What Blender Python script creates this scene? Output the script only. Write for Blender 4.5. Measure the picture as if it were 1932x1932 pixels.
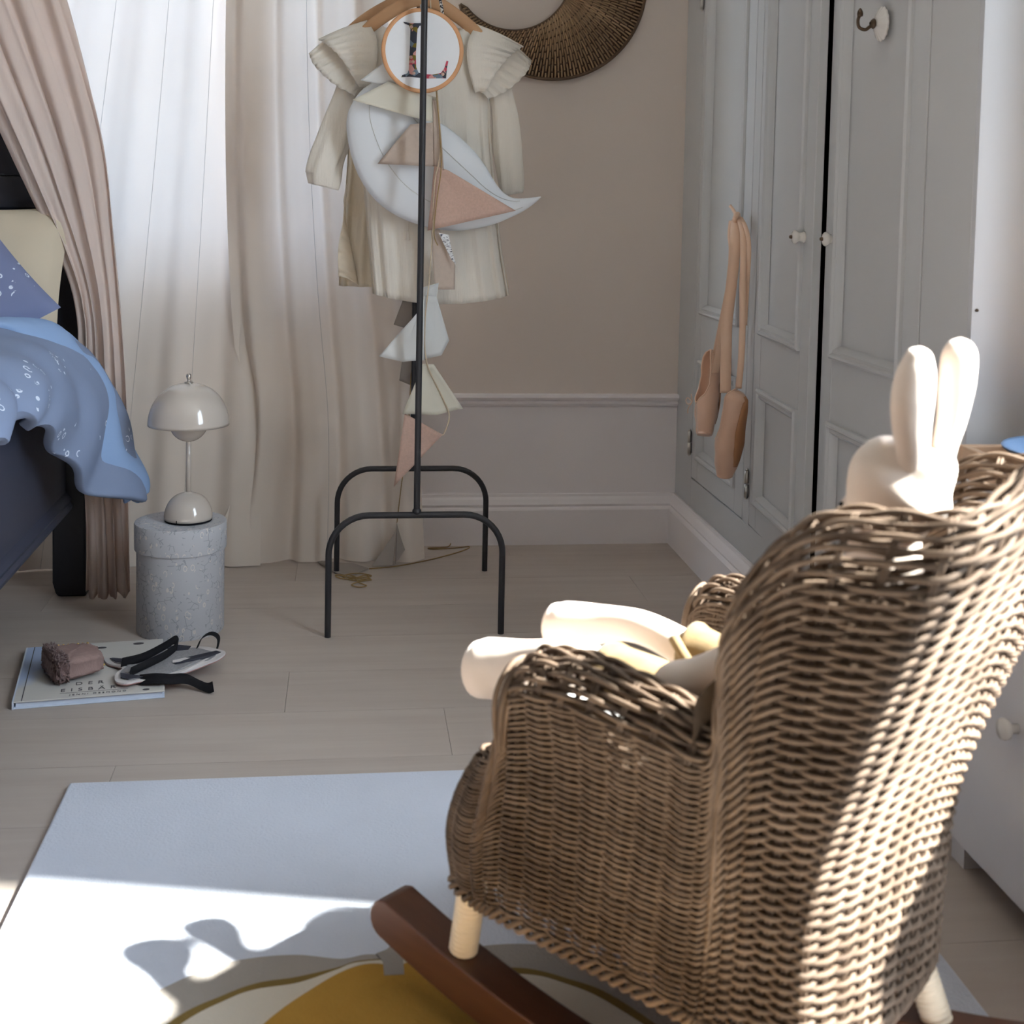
import bpy, math, random
import numpy as np
from mathutils import Vector, Matrix, noise as mnoise

# ---------------------------------------------------------------- scene reset
for o in list(bpy.data.objects):
    bpy.data.objects.remove(o, do_unlink=True)
scene = bpy.context.scene
COL = scene.collection
random.seed(7)
RNG = np.random.default_rng(7)

# ---------------------------------------------------------------- camera
CAM_H = 0.8717
yaw, pitch, roll = 0.1232, 0.0674, 0.0198
fwd = Vector((math.sin(yaw) * math.cos(pitch), math.cos(yaw) * math.cos(pitch), -math.sin(pitch)))
rgt = Vector((math.cos(yaw), -math.sin(yaw), 0.0))
upv = rgt.cross(fwd)
cr = rgt * math.cos(roll) + upv * math.sin(roll)
cu = upv * math.cos(roll) - rgt * math.sin(roll)
cam_data = bpy.data.cameras.new('camera')
cam = bpy.data.objects.new('camera', cam_data)
COL.objects.link(cam)
M = Matrix.Identity(4)
for i in range(3):
    M[i][0], M[i][1], M[i][2] = cr[i], cu[i], -fwd[i]
M[2][3] = CAM_H
cam.matrix_world = M
cam_data.sensor_fit = 'HORIZONTAL'
cam_data.sensor_width = 24.0
cam_data.lens = 24.0 * 2500.0 / 1932.0
cam_data.shift_y = -(966.0 - 543.0) / 1932.0
cam_data.clip_start = 0.02
cam_data.dof.use_dof = True
cam_data.dof.focus_distance = 2.62
cam_data.dof.aperture_fstop = 5.0
scene.camera = cam

# ---------------------------------------------------------------- light
SKY = 19.5
SUN = 56.0
world = bpy.data.worlds.new('sky')
scene.world = world
world.use_nodes = True
bg = world.node_tree.nodes['Background']
bg.inputs['Color'].default_value = (0.74, 0.84, 1.0, 1)
bg.inputs['Strength'].default_value = SKY

sun_dir = Vector((-math.cos(math.radians(12)), math.sin(math.radians(12)), -math.tan(math.radians(43)))).normalized()     # the way the light travels
sd = bpy.data.lights.new('sun', 'SUN')
sd.energy = SUN
sd.angle = 0.036
sd.color = (1.0, 0.98, 0.95)
so = bpy.data.objects.new('sun', sd)
COL.objects.link(so)
so.rotation_euler = sun_dir.to_track_quat('-Z', 'Y').to_euler()
so.location = (4, 0.5, 4)

def portal(name, loc, rot, sx, sy):
    l = bpy.data.lights.new(name, 'AREA')
    l.shape = 'RECTANGLE'; l.size = sx; l.size_y = sy
    l.cycles.is_portal = True
    o = bpy.data.objects.new(name, l); COL.objects.link(o)
    o.location = loc; o.rotation_euler = rot

vs = scene.view_settings
scene.display_settings.display_device = 'sRGB'
vs.view_transform = 'Standard'
vs.look = 'None'
vs.exposure = 0.0
vs.gamma = 1.0
vs.use_curve_mapping = False
scene.cycles.use_denoising = True
scene.cycles.max_bounces = 8
scene.cycles.diffuse_bounces = 5
scene.cycles.use_adaptive_sampling = True
scene.cycles.adaptive_threshold = 0.05
scene.cycles.transparent_max_bounces = 16
scene.cycles.caustics_reflective = False
scene.cycles.caustics_refractive = False
scene.cycles.sample_clamp_indirect = 6.0

# ---------------------------------------------------------------- helpers
OFF = {}
def link(o, parent=None):
    COL.objects.link(o)
    if parent is not None:
        o.parent = parent
    return o

def tag(o, label, cat, group=None):
    o['label'] = label; o['category'] = cat
    if group: o['group'] = group
    return o

def thing(name, loc, label, cat, group=None):
    o = bpy.data.objects.new(name, None)
    o.empty_display_size = 0.05
    o.location = loc
    link(o); tag(o, label, cat, group)
    OFF[o.name] = np.array(loc, float)
    return o

def off(o):
    while o is not None and o.name not in OFF:
        o = o.parent
    return OFF[o.name] if o is not None else np.zeros(3)

def mk(name, V, Fc, mat, parent=None, smooth=True, label=None, kind=None, base=None, auto=None):
    """one mesh object; V in world space (thing-local for rotated things)"""
    V = np.asarray(V, float)
    d = off(parent) if parent is not None else (np.array(base, float) if base is not None else np.zeros(3))
    me = bpy.data.meshes.new(name)
    me.from_pydata((V - d).tolist(), [], [tuple(int(i) for i in f) for f in Fc])
    me.validate()
    me.materials.append(mat)
    if smooth:
        me.polygons.foreach_set('use_smooth', [True] * len(me.polygons))
    me.update()
    o = bpy.data.objects.new(name, me)
    link(o, parent)
    if parent is None:
        o.location = d
        if base is not None: OFF[o.name] = d
    if label: o['label'] = label
    if kind: o['kind'] = kind
    if auto is not None and smooth:
        try: me.set_sharp_from_angle(angle=math.radians(auto))
        except Exception: pass
    return o

def join(*parts):
    V = []; Fc = []; n = 0
    for v, f in parts:
        V.append(np.asarray(v, float)); Fc += [tuple(i + n for i in q) for q in f]; n += len(v)
    return np.concatenate(V), Fc

def box(x0, x1, y0, y1, z0, z1):
    V = [(x, y, z) for z in (z0, z1) for y in (y0, y1) for x in (x0, x1)]
    return V, [(0, 2, 3, 1), (4, 5, 7, 6), (0, 1, 5, 4), (2, 6, 7, 3), (0, 4, 6, 2), (1, 3, 7, 5)]

def bevel(o, w, seg=2, ang=30):
    m = o.modifiers.new('bevel', 'BEVEL'); m.width = w; m.segments = seg
    m.limit_method = 'ANGLE'; m.angle_limit = math.radians(ang)
    return o

def solidify(o, t, offset=0.0):
    m = o.modifiers.new('thickness', 'SOLIDIFY'); m.thickness = t; m.offset = offset
    return o

def subsurf(o, n=1):
    m = o.modifiers.new('smooth', 'SUBSURF'); m.levels = n; m.render_levels = n
    return o

def frames(P, closed=False):
    P = np.asarray(P, float); n = len(P)
    T = (np.roll(P, -1, 0) - np.roll(P, 1, 0)) if closed else np.gradient(P, axis=0)
    T /= np.linalg.norm(T, axis=1)[:, None] + 1e-12
    ref = np.array([0, 0, 1.0]) if abs(T[0][2]) < .9 else np.array([1.0, 0, 0])
    N = np.zeros_like(P); a = np.cross(T[0], ref); N[0] = a / np.linalg.norm(a)
    for i in range(1, n):
        a = N[i - 1] - T[i] * np.dot(N[i - 1], T[i]); N[i] = a / (np.linalg.norm(a) + 1e-12)
    return T, N, np.cross(T, N)

def tube(P, r, n=8, closed=False, caps=True, ry=None):
    P = np.asarray(P, float); m = len(P)
    r = np.broadcast_to(np.asarray(r, float), (m,))
    q = r if ry is None else np.broadcast_to(np.asarray(ry, float), (m,))
    T, N, Bn = frames(P, closed)
    th = np.linspace(0, 2 * math.pi, n, endpoint=False)
    V = (P[:, None, :] + N[:, None, :] * (np.cos(th)[None, :, None] * r[:, None, None])
         + Bn[:, None, :] * (np.sin(th)[None, :, None] * q[:, None, None])).reshape(-1, 3)
    Fc = []
    for i in range(m if closed else m - 1):
        j = (i + 1) % m
        for k in range(n):
            l = (k + 1) % n
            Fc.append((i * n + k, i * n + l, j * n + l, j * n + k))
    if caps and not closed:
        Fc.append(tuple(range(n - 1, -1, -1))); Fc.append(tuple((m - 1) * n + k for k in range(n)))
    return V, Fc

def lathe(prof, c, n=40, cap=True):
    c = np.asarray(c, float); m = len(prof); th = np.linspace(0, 2 * math.pi, n, endpoint=False)
    V = np.array([(r * math.cos(t), r * math.sin(t), z) for r, z in prof for t in th]) + c
    Fc = [(i * n + k, i * n + (k + 1) % n, (i + 1) * n + (k + 1) % n, (i + 1) * n + k) for i in range(m - 1) for k in range(n)]
    if cap:
        if prof[0][0] > 1e-5: Fc.append(tuple(range(n - 1, -1, -1)))
        if prof[-1][0] > 1e-5: Fc.append(tuple((m - 1) * n + k for k in range(n)))
    return V, Fc

def gridmesh(A, closed_u=False, flip=False):
    A = np.asarray(A, float); nu, nv = A.shape[:2]
    Fc = []
    for i in range(nu if closed_u else nu - 1):
        j = (i + 1) % nu
        for k in range(nv - 1):
            f = (i * nv + k, j * nv + k, j * nv + k + 1, i * nv + k + 1)
            Fc.append(f[::-1] if flip else f)
    return A.reshape(-1, 3), Fc

def loft(rings, cap=True):
    A = np.asarray(rings, float); m, n = A.shape[:2]
    V = A.reshape(-1, 3)
    Fc = [(i * n + k, i * n + (k + 1) % n, (i + 1) * n + (k + 1) % n, (i + 1) * n + k) for i in range(m - 1) for k in range(n)]
    if cap:
        Fc.append(tuple(range(n - 1, -1, -1))); Fc.append(tuple((m - 1) * n + k for k in range(n)))
    return V, Fc

def prism(pts, n0, n1):
    """polygon given twice (front / back rings of 3-D points)"""
    n = len(pts); P = np.asarray(pts, float)
    V = np.concatenate([P + np.asarray(n0), P + np.asarray(n1)])
    Fc = [tuple(range(n - 1, -1, -1)), tuple(range(n, 2 * n))]
    Fc += [(i, (i + 1) % n, n + (i + 1) % n, n + i) for i in range(n)]
    return V, Fc

def cr_spline(P, per=8, closed=False):
    P = np.asarray(P, float); n = len(P); out = []
    rng = range(n) if closed else range(n - 1)
    for i in rng:
        if closed: p = [P[(i + k) % n] for k in (-1, 0, 1, 2)]
        else: p = [P[max(i - 1, 0)], P[i], P[i + 1], P[min(i + 2, n - 1)]]
        for k in range(per):
            t = k / per
            out.append(.5 * (2 * p[1] + (p[2] - p[0]) * t + (2 * p[0] - 5 * p[1] + 4 * p[2] - p[3]) * t * t + (3 * p[1] - p[0] - 3 * p[2] + p[3]) * t ** 3))
    if not closed: out.append(P[-1])
    return np.array(out)

def interp(tab, x):
    xs = [t[0] for t in tab]
    return np.array([np.interp(x, xs, [t[k] for t in tab]) for k in range(1, len(tab[0]))])

def smooth_interp(tab, x):
    """monotone-ish smooth lookup of one value"""
    xs = np.array([t[0] for t in tab], float); ys = np.array([t[1] for t in tab], float)
    m = np.gradient(ys, xs)
    x = np.clip(x, xs[0], xs[-1]); i = int(np.clip(np.searchsorted(xs, x) - 1, 0, len(xs) - 2))
    h = xs[i + 1] - xs[i]; t = (x - xs[i]) / h
    return ((2 * t ** 3 - 3 * t * t + 1) * ys[i] + (t ** 3 - 2 * t * t + t) * h * m[i]
            + (-2 * t ** 3 + 3 * t * t) * ys[i + 1] + (t ** 3 - t * t) * h * m[i + 1])

# ---------------------------------------------------------------- materials
def nodes_of(name):
    m = bpy.data.materials.new(name); m.use_nodes = True
    nt = m.node_tree
    for n in list(nt.nodes): nt.nodes.remove(n)
    out = nt.nodes.new('ShaderNodeOutputMaterial')
    return m, nt, out

def srgb(r, g, b):
    f = lambda c: (c / 255 / 12.92) if c / 255 <= 0.04045 else ((c / 255 + .055) / 1.055) ** 2.4
    return (f(r), f(g), f(b), 1)

def coords(nt, scale=(1, 1, 1), kind='Object', rot=(0, 0, 0)):
    tc = nt.nodes.new('ShaderNodeTexCoord'); mp = nt.nodes.new('ShaderNodeMapping')
    mp.inputs['Scale'].default_value = scale; mp.inputs['Rotation'].default_value = rot
    nt.links.new(tc.outputs[kind], mp.inputs['Vector'])
    return mp.outputs['Vector']

def math_node(nt, op, a, b=None):
    n = nt.nodes.new('ShaderNodeMath'); n.operation = op
    for i, v in enumerate((a, b)):
        if v is None: continue
        if isinstance(v, (int, float)): n.inputs[i].default_value = v
        else: nt.links.new(v, n.inputs[i])
    return n.outputs[0]

def noise_tex(nt, vec, scale, detail=4.0, rough=.55):
    n = nt.nodes.new('ShaderNodeTexNoise'); n.inputs['Scale'].default_value = scale
    n.inputs['Detail'].default_value = detail; n.inputs['Roughness'].default_value = rough
    nt.links.new(vec, n.inputs['Vector'])
    return n.outputs['Fac']

def mixcol(nt, fac, a, b):
    n = nt.nodes.new('ShaderNodeMix'); n.data_type = 'RGBA'
    for s, v in ((n.inputs[0], fac), (n.inputs[6], a), (n.inputs[7], b)):
        if isinstance(v, (int, float)): s.default_value = v
        elif isinstance(v, tuple): s.default_value = v
        else: nt.links.new(v, s)
    return n.outputs[2]

def step(nt, v, lo, hi):
    n = nt.nodes.new('ShaderNodeMapRange'); n.inputs['From Min'].default_value = lo; n.inputs['From Max'].default_value = hi
    nt.links.new(v, n.inputs['Value'])
    return n.outputs[0]

def prin(name, col,  rough=.6, metal=0.0, var=(6, .08), rand=0.0, bump=None, stretch=(1, 1, 1), col2=None, spec=.4,
         sheen=0.0, translucent=0.0, coat=0.0, bumpstretch=None, extra=None, tcol=None):
    m, nt, out = nodes_of(name)
    b = nt.nodes.new('ShaderNodeBsdfPrincipled')
    b.inputs['Roughness'].default_value = rough; b.inputs['Metallic'].default_value = metal
    b.inputs['Specular IOR Level'].default_value = spec
    if sheen: b.inputs['Sheen Weight'].default_value = sheen
    if coat: b.inputs['Coat Weight'].default_value = coat; b.inputs['Coat Roughness'].default_value = .08
    vec = coords(nt, stretch)
    nz = noise_tex(nt, vec, var[0])
    c = col if col2 is None else mixcol(nt, step(nt, nz, .35, .65), col, col2)
    hsv = nt.nodes.new('ShaderNodeHueSaturation')
    val = math_node(nt, 'ADD', math_node(nt, 'MULTIPLY', math_node(nt, 'SUBTRACT', nz, .5), 2 * var[1]), 1.0)
    if rand:
        oi = nt.nodes.new('ShaderNodeObjectInfo')
        val = math_node(nt, 'ADD', val, math_node(nt, 'MULTIPLY', math_node(nt, 'SUBTRACT', oi.outputs['Random'], .5), 2 * rand))
    nt.links.new(val, hsv.inputs['Value'])
    if isinstance(c, tuple): hsv.inputs['Color'].default_value = c
    else: nt.links.new(c, hsv.inputs['Color'])
    cout = hsv.outputs['Color']
    if extra: cout = extra(nt, cout)
    nt.links.new(cout, b.inputs['Base Color'])
    nrm = None
    if bump:
        bv = coords(nt, bumpstretch or stretch)
        bn = nt.nodes.new('ShaderNodeBump'); bn.inputs['Strength'].default_value = bump[1]
        bn.inputs['Distance'].default_value = bump[2] if len(bump) > 2 else .002
        nt.links.new(noise_tex(nt, bv, bump[0], 3.0), bn.inputs['Height'])
        nrm = bn.outputs['Normal']; nt.links.new(nrm, b.inputs['Normal'])
    sh = b.outputs[0]
    if translucent:
        t = nt.nodes.new('ShaderNodeBsdfTranslucent')
        if tcol: t.inputs['Color'].default_value = tcol
        else: nt.links.new(cout, t.inputs['Color'])
        if nrm is not None: nt.links.new(nrm, t.inputs['Normal'])
        mx = nt.nodes.new('ShaderNodeMixShader'); mx.inputs[0].default_value = translucent
        nt.links.new(sh, mx.inputs[1]); nt.links.new(t.outputs[0], mx.inputs[2]); sh = mx.outputs[0]
    nt.links.new(sh, out.inputs['Surface'])
    return m

def glass_mat(name):
    m, nt, out = nodes_of(name)
    t = nt.nodes.new('ShaderNodeBsdfTransparent'); t.inputs['Color'].default_value = (.95, .97, .96, 1)
    g = nt.nodes.new('ShaderNodeBsdfGlossy'); g.inputs['Roughness'].default_value = .02
    mx = nt.nodes.new('ShaderNodeMixShader')
    mx.inputs[0].default_value = .05
    nt.links.new(t.outputs[0], mx.inputs[1]); nt.links.new(g.outputs[0], mx.inputs[2])
    nt.links.new(mx.outputs[0], out.inputs['Surface'])
    return m

MT = {}
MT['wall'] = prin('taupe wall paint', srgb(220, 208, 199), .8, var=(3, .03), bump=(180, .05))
MT['white'] = prin('white wall paint', srgb(196, 196, 198), .7, var=(3, .02), bump=(150, .04))
MT['ceiling'] = prin('ceiling paint', srgb(235, 234, 230), .85, var=(2, .02))
MT['trim'] = prin('white trim gloss paint', srgb(242, 236, 236), .45, var=(4, .03), bump=(60, .03))
MT['wardrobe'] = prin('pale grey wardrobe paint', srgb(194, 194, 194), .42, var=(5, .03), bump=(70, .05))
MT['dark'] = prin('dark cavity', srgb(30, 28, 28), .9)
MT['sash'] = prin('white window frame paint', srgb(232, 232, 230), .5, var=(4, .02))
MT['glass'] = glass_mat('window glass')
MT['grass'] = prin('pale gravel terrace', srgb(150, 150, 146), .9, var=(.8, .25))
MT['leaf'] = prin('hedge leaves', srgb(92, 128, 60), .8, var=(3, .35), bump=(9, .9, .1))
MT['floor'] = prin('pale oak plank', srgb(188, 176, 166), .5, var=(2.2, .08), rand=.03, stretch=(1.2, 14, 14), bump=(6, .08), col2=srgb(176, 163, 153))
MT['curtain'] = prin('cream linen curtain', srgb(230, 217, 204), .85, var=(3, .04), bump=(500, .12, .0006), spec=.1, translucent=.085, tcol=srgb(228, 230, 238))
MT['canopy'] = prin('blush gauze', srgb(230, 213, 203), .9, var=(5, .06), bump=(90, .3, .001), bumpstretch=(6, 6, .4), spec=.1, translucent=.3)
MT['bed'] = prin('slate blue bed paint', srgb(58, 62, 78), .5, var=(5, .06))
MT['bedblack'] = prin('near black bed paint', srgb(30, 30, 38), .5, var=(5, .06))
MT['beige'] = prin('beige cotton', srgb(202, 188, 166), .9, var=(6, .05), bump=(400, .1, .0005), spec=.1)
MT['black_metal'] = prin('black powder coated steel', srgb(40, 39, 42), .5, var=(60, .08), spec=.5)
MT['steel'] = prin('brushed steel', srgb(190, 186, 180), .3, metal=1.0, var=(40, .05))
MT['bronze'] = prin('antique bronze', srgb(92, 76, 62), .45, metal=.8, var=(40, .2))
MT['porcelain'] = prin('porcelain', srgb(226, 221, 214), .15, var=(20, .03), spec=.5)
MT['lamp'] = prin('glossy warm grey lacquer', srgb(192, 182, 172), .12, var=(3, .01), spec=.55, coat=.5)
MT['hangerwood'] = prin('hanger beech', srgb(188, 144, 104), .5, var=(8, .1), stretch=(1, 6, 6))
MT['hoopwood'] = prin('hoop wood', srgb(206, 152, 108), .45, var=(30, .08))
MT['traywood'] = prin('tray wood', srgb(206, 172, 142), .5, var=(8, .1), stretch=(1, 8, 8))
MT['runner'] = prin('stained rocker wood', srgb(98, 60, 40), .32, var=(5, .18), stretch=(1, 9, 9), spec=.5, col2=srgb(80, 46, 30))
MT['plaster'] = prin('bleached cane binding', srgb(226, 208, 182), .6, var=(60, .12))
MT['cane'] = prin('grey brown rattan', srgb(116, 98, 83), .72, var=(14, .22), rand=.16, col2=srgb(80, 64, 51), spec=.22, bump=(120, .25, .0008))
MT['cane_dark'] = prin('brown willow', srgb(176, 148, 116), .55, var=(10, .25), rand=.2, col2=srgb(142, 112, 84), spec=.3)
MT['moonrim'] = prin('dark willow rim', srgb(92, 72, 54), .6, var=(14, .2))
MT['bunny'] = prin('cream stocking cotton', srgb(226, 209, 195), .95, var=(8, .03), bump=(420, .15, .0006), spec=.05, sheen=.2)
MT['cushion'] = prin('white seat cushion', srgb(240, 238, 236), .9, var=(6, .03), bump=(60, .15), spec=.1)
MT['corduroy'] = prin('mustard corduroy', srgb(134, 114, 84), .95, var=(30, .18), col2=srgb(112, 92, 62), bump=(60, .35, .002), spec=.05, sheen=.2)
MT['dress'] = prin('ivory cotton gauze', srgb(243, 235, 223), .95, var=(10, .03), bump=(60, .55, .002), bumpstretch=(5, 5, .35), spec=.05, translucent=.18)
MT['dress_back'] = prin('pale oat gauze', srgb(240, 227, 206), .95, var=(10, .03), bump=(60, .5, .002), bumpstretch=(5, 5, .35), spec=.05, translucent=.18)
MT['satin_white'] = prin('white satin plush', srgb(226, 228, 231), .45, var=(8, .02), bump=(20, .1, .002), spec=.3)
MT['piping'] = prin('white piping', srgb(206, 205, 202), .6)
MT['f_white'] = prin('white linen flag', srgb(228, 228, 226), .9, bump=(500, .1, .0004), translucent=.15, spec=.1)
MT['f_cream'] = prin('cream linen flag', srgb(226, 220, 204), .9, bump=(500, .1, .0004), translucent=.15, spec=.1)
MT['f_taupe'] = prin('taupe linen flag', srgb(198, 180, 166), .9, var=(120, .1), bump=(500, .2, .0005), translucent=.1, spec=.1)
MT['f_salmon'] = prin('salmon woven flag', srgb(208, 176, 160), .9, var=(220, .16), bump=(420, .35, .0006), translucent=.15, spec=.1)
MT['f_grey'] = prin('grey felt flag', srgb(158, 148, 140), .95, var=(60, .06), spec=.05)
MT['twine'] = prin('jute twine', srgb(156, 128, 82), .8, var=(200, .2))
MT['cord'] = prin('beige cotton cord', srgb(206, 186, 160), .8, var=(200, .15))
MT['fabric_white'] = prin('white embroidery ground', srgb(236, 236, 238), .9, bump=(500, .1, .0004), spec=.1)
MT['satin_pink'] = prin('peach satin', srgb(212, 172, 146), .35, var=(12, .05), spec=.5, sheen=.3)
MT['ribbon'] = prin('peach satin ribbon', srgb(232, 196, 168), .45, var=(12, .05), spec=.35)
MT['shoelining'] = prin('grey shoe lining', srgb(150, 134, 116), .9, var=(60, .2))
MT['sole'] = prin('leather sole', srgb(172, 122, 84), .6, var=(20, .12))
MT['rug'] = prin('pale grey wool rug', srgb(206, 210, 221), .98, var=(6.0, .09), bump=(260, .5, .003), spec=.02, sheen=.15)
MT['rug_grey'] = prin('warm grey wool', srgb(160, 152, 144), .98, var=(5, .08), bump=(260, .5, .003), spec=.02)
MT['rug_olive'] = prin('olive wool', srgb(128, 106, 62), .98, var=(5, .08), bump=(260, .5, .003), spec=.02)
MT['rug_cream'] = prin('cream wool', srgb(210, 200, 184), .98, var=(5, .06), bump=(260, .5, .003), spec=.02)
MT['rug_mustard'] = prin('mustard wool', srgb(190, 148, 74), .98, var=(5, .1), bump=(260, .5, .003), spec=.02, col2=srgb(172, 130, 60))
MT['mauve'] = prin('mauve brown fleece', srgb(128, 104, 100), .98, var=(160, .25), bump=(220, 1.0, .004), spec=.02, sheen=.2)
MT['mauve_side'] = prin('mauve ribbed knit', srgb(152, 128, 122), .98, var=(40, .14), bump=(120, .6, .002), spec=.02, stretch=(1, 6, 1))
MT['gold'] = prin('gold trim', srgb(214, 178, 110), .3, metal=1.0)
MT['blackfabric'] = prin('black ribbon', srgb(26, 25, 28), .8, var=(30, .1), spec=.2)
MT['maskgrey'] = prin('grey speckled felt', srgb(150, 148, 150), .95, var=(300, .35), spec=.05)
MT['maskwhite'] = prin('white felt edge', srgb(214, 208, 206), .95, var=(60, .05), spec=.05)
MT['maskdark'] = prin('dark grey felt', srgb(66, 66, 74), .95, var=(60, .1), spec=.05)
MT['maskred'] = prin('pink mask lining', srgb(170, 128, 122), .95, spec=.05)
MT['paper'] = prin('book pages', srgb(206, 214, 228), .8, var=(3, .02))
MT['ink'] = prin('printed ink', srgb(74, 70, 74), .7)
MT['dresser'] = prin('white dresser lacquer', srgb(222, 220, 222), .4, var=(4, .02))
MT['plate'] = prin('blue glazed dish', srgb(128, 160, 200), .2, var=(6, .04), spec=.5)
MT['plate_rim'] = prin('dark dish underside', srgb(66, 76, 92), .4)
MT['tagpaper'] = prin('printed cloth tag', srgb(232, 232, 232), .8, var=(260, .02), extra=lambda nt, c: mixcol(nt, step(nt, noise_tex(nt, coords(nt, (1, 1, 4)), 140, 2), .56, .58), c, srgb(70, 70, 84)))
MT['gap_shade'] = prin('brown weave gap shade', srgb(92, 76, 62), .95, var=(200, .2), spec=.05)
MT['shading_curtain'] = prin('unseen shading curtain cloth', srgb(206, 198, 186), .9, var=(3, .04), bump=(400, .12, .0006), spec=.1)
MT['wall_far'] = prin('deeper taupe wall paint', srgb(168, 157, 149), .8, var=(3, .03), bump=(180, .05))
MT['seam'] = prin('grey seam thread', srgb(196, 190, 184), .9)

# printed fabrics ------------------------------------------------------------
def flower_print(nt, c, scale=9.0, ink=srgb(214, 222, 236)):
    v = coords(nt)
    vo = nt.nodes.new('ShaderNodeTexVoronoi'); vo.inputs['Scale'].default_value = 46
    nt.links.new(v, vo.inputs['Vector'])
    ring = math_node(nt, 'LESS_THAN', math_node(nt, 'ABSOLUTE', math_node(nt, 'SUBTRACT', vo.outputs['Distance'], .26)), .055)
    clus = math_node(nt, 'GREATER_THAN', noise_tex(nt, v, scale, 1.0), .60)
    brk = math_node(nt, 'GREATER_THAN', noise_tex(nt, v, 120, 1.0), .44)
    return mixcol(nt, math_node(nt, 'MULTIPLY', math_node(nt, 'MULTIPLY', ring, clus), brk), c, ink)

MT['bluefloral'] = prin('grey blue cotton with white flower print', srgb(130, 143, 170), .8, var=(4, .05), bump=(30, .2, .003), spec=.15, extra=flower_print)
MT['blueplain'] = prin('pale blue cotton', srgb(146, 172, 210), .8, var=(4, .05), bump=(30, .25, .003), spec=.15)
MT['bluepillow'] = prin('dusk blue pillow cotton with white print', srgb(118, 126, 158), .8, var=(4, .05), bump=(20, .2, .003), spec=.15, extra=flower_print)

def leaf_print(nt, c):
    v = coords(nt, (1, 1, .62))
    vo = nt.nodes.new('ShaderNodeTexVoronoi'); vo.inputs['Scale'].default_value = 78
    nt.links.new(v, vo.inputs['Vector'])
    ring = math_node(nt, 'LESS_THAN', math_node(nt, 'ABSOLUTE', math_node(nt, 'SUBTRACT', vo.outputs['Distance'], .27)), .05)
    v2 = nt.nodes.new('ShaderNodeTexVoronoi'); v2.inputs['Scale'].default_value = 60
    v2.feature = 'DISTANCE_TO_EDGE'
    nt.links.new(coords(nt, (1, 1, 1.3)), v2.inputs['Vector'])
    twig = math_node(nt, 'MULTIPLY', math_node(nt, 'LESS_THAN', v2.outputs['Distance'], .035), math_node(nt, 'GREATER_THAN', noise_tex(nt, v, 70, 1.0), .52))
    sel = math_node(nt, 'GREATER_THAN', noise_tex(nt, v, 60, 1.0), .46)
    c1 = mixcol(nt, math_node(nt, 'MULTIPLY', twig, .5), c, srgb(116, 118, 124))
    return mixcol(nt, math_node(nt, 'MULTIPLY', math_node(nt, 'MULTIPLY', ring, sel), .8), c1, srgb(216, 208, 200))
MT['boxpaper'] = prin('grey leaf printed paper', srgb(184, 184, 188), .75, var=(4, .04), extra=leaf_print)

def l_print(nt, c):
    v = coords(nt)
    vo = nt.nodes.new('ShaderNodeTexVoronoi'); vo.inputs['Scale'].default_value = 105
    nt.links.new(v, vo.inputs['Vector'])
    cr_ = nt.nodes.new('ShaderNodeValToRGB'); cr_.color_ramp.interpolation = 'CONSTANT'
    el = cr_.color_ramp.elements
    el[0].position = 0; el[0].color = srgb(58, 60, 70)
    el[1].position = .42; el[1].color = srgb(120, 104, 40)
    for p, q in ((.60, srgb(110, 126, 140)), (.74, srgb(206, 150, 142)), (.88, srgb(188, 74, 92))):
        e = el.new(p); e.color = q
    sp = nt.nodes.new('ShaderNodeSeparateColor'); nt.links.new(vo.outputs['Color'], sp.inputs[0])
    nt.links.new(sp.outputs[0], cr_.inputs[0])
    return cr_.outputs[0]
MT['stitch'] = prin('flower embroidery threads', srgb(60, 60, 70), .9, extra=l_print, bump=(300, .6, .002))

def cover_print(nt, c):
    tc = nt.nodes.new('ShaderNodeTexCoord'); sp = nt.nodes.new('ShaderNodeSeparateXYZ')
    nt.links.new(tc.outputs['Object'], sp.inputs[0])
    x, y = sp.outputs[0], sp.outputs[1]
    nz = noise_tex(nt, coords(nt), 14, 2)
    # pale blue sky to the left and top, cream ice and bear elsewhere
    d = math_node(nt, 'ADD', math_node(nt, 'ADD', x, math_node(nt, 'MULTIPLY', y, -.55)), math_node(nt, 'MULTIPLY', nz, .06))
    return mixcol(nt, step(nt, d, -.075, -.045), srgb(170, 186, 216), c)
MT['cover'] = prin('illustrated book cover', srgb(206, 202, 196), .5, var=(5, .03), extra=cover_print)

# ---------------------------------------------------------------- setting
XL, XR, YN, YB, ZC = -2.3, 1.30, -2.4, 3.285, 2.55     # room box
XW, YW = 0.838, 1.71                                    # wardrobe front plane and its near end
WT = 0.22
def struct(name, VF, mat, parent=None, smooth=False, auto=None):
    o = mk(name, VF[0], VF[1], mat, parent, smooth=smooth, auto=auto)
    if parent is None: o['kind'] = 'structure'
    return o

# floor: subfloor and loose-laid planks along x
fl = struct('floor', box(XL - WT, XR + WT, YN - WT, YB + WT, -.14, -.016), MT['dark'])
PW, PL = .192, 1.28
pv, pf = box(0, PL - .0007, 0, PW - .0007, -.016, 0)
pm = bpy.data.meshes.new('plank'); pm.from_pydata(pv, [], pf); pm.materials.append(MT['floor'])
offs = {}
row = 0; y = YN
while y < YB + .0:
    x = XL - ((row * .47 + .13 * (row % 3)) % 1.0) * PL
    while x < XR:
        if x + PL > XL:
            p = bpy.data.objects.new('plank', pm); link(p, fl)
            p.location = (x, y, 0)
        x += PL
    y += PW; row += 1

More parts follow.
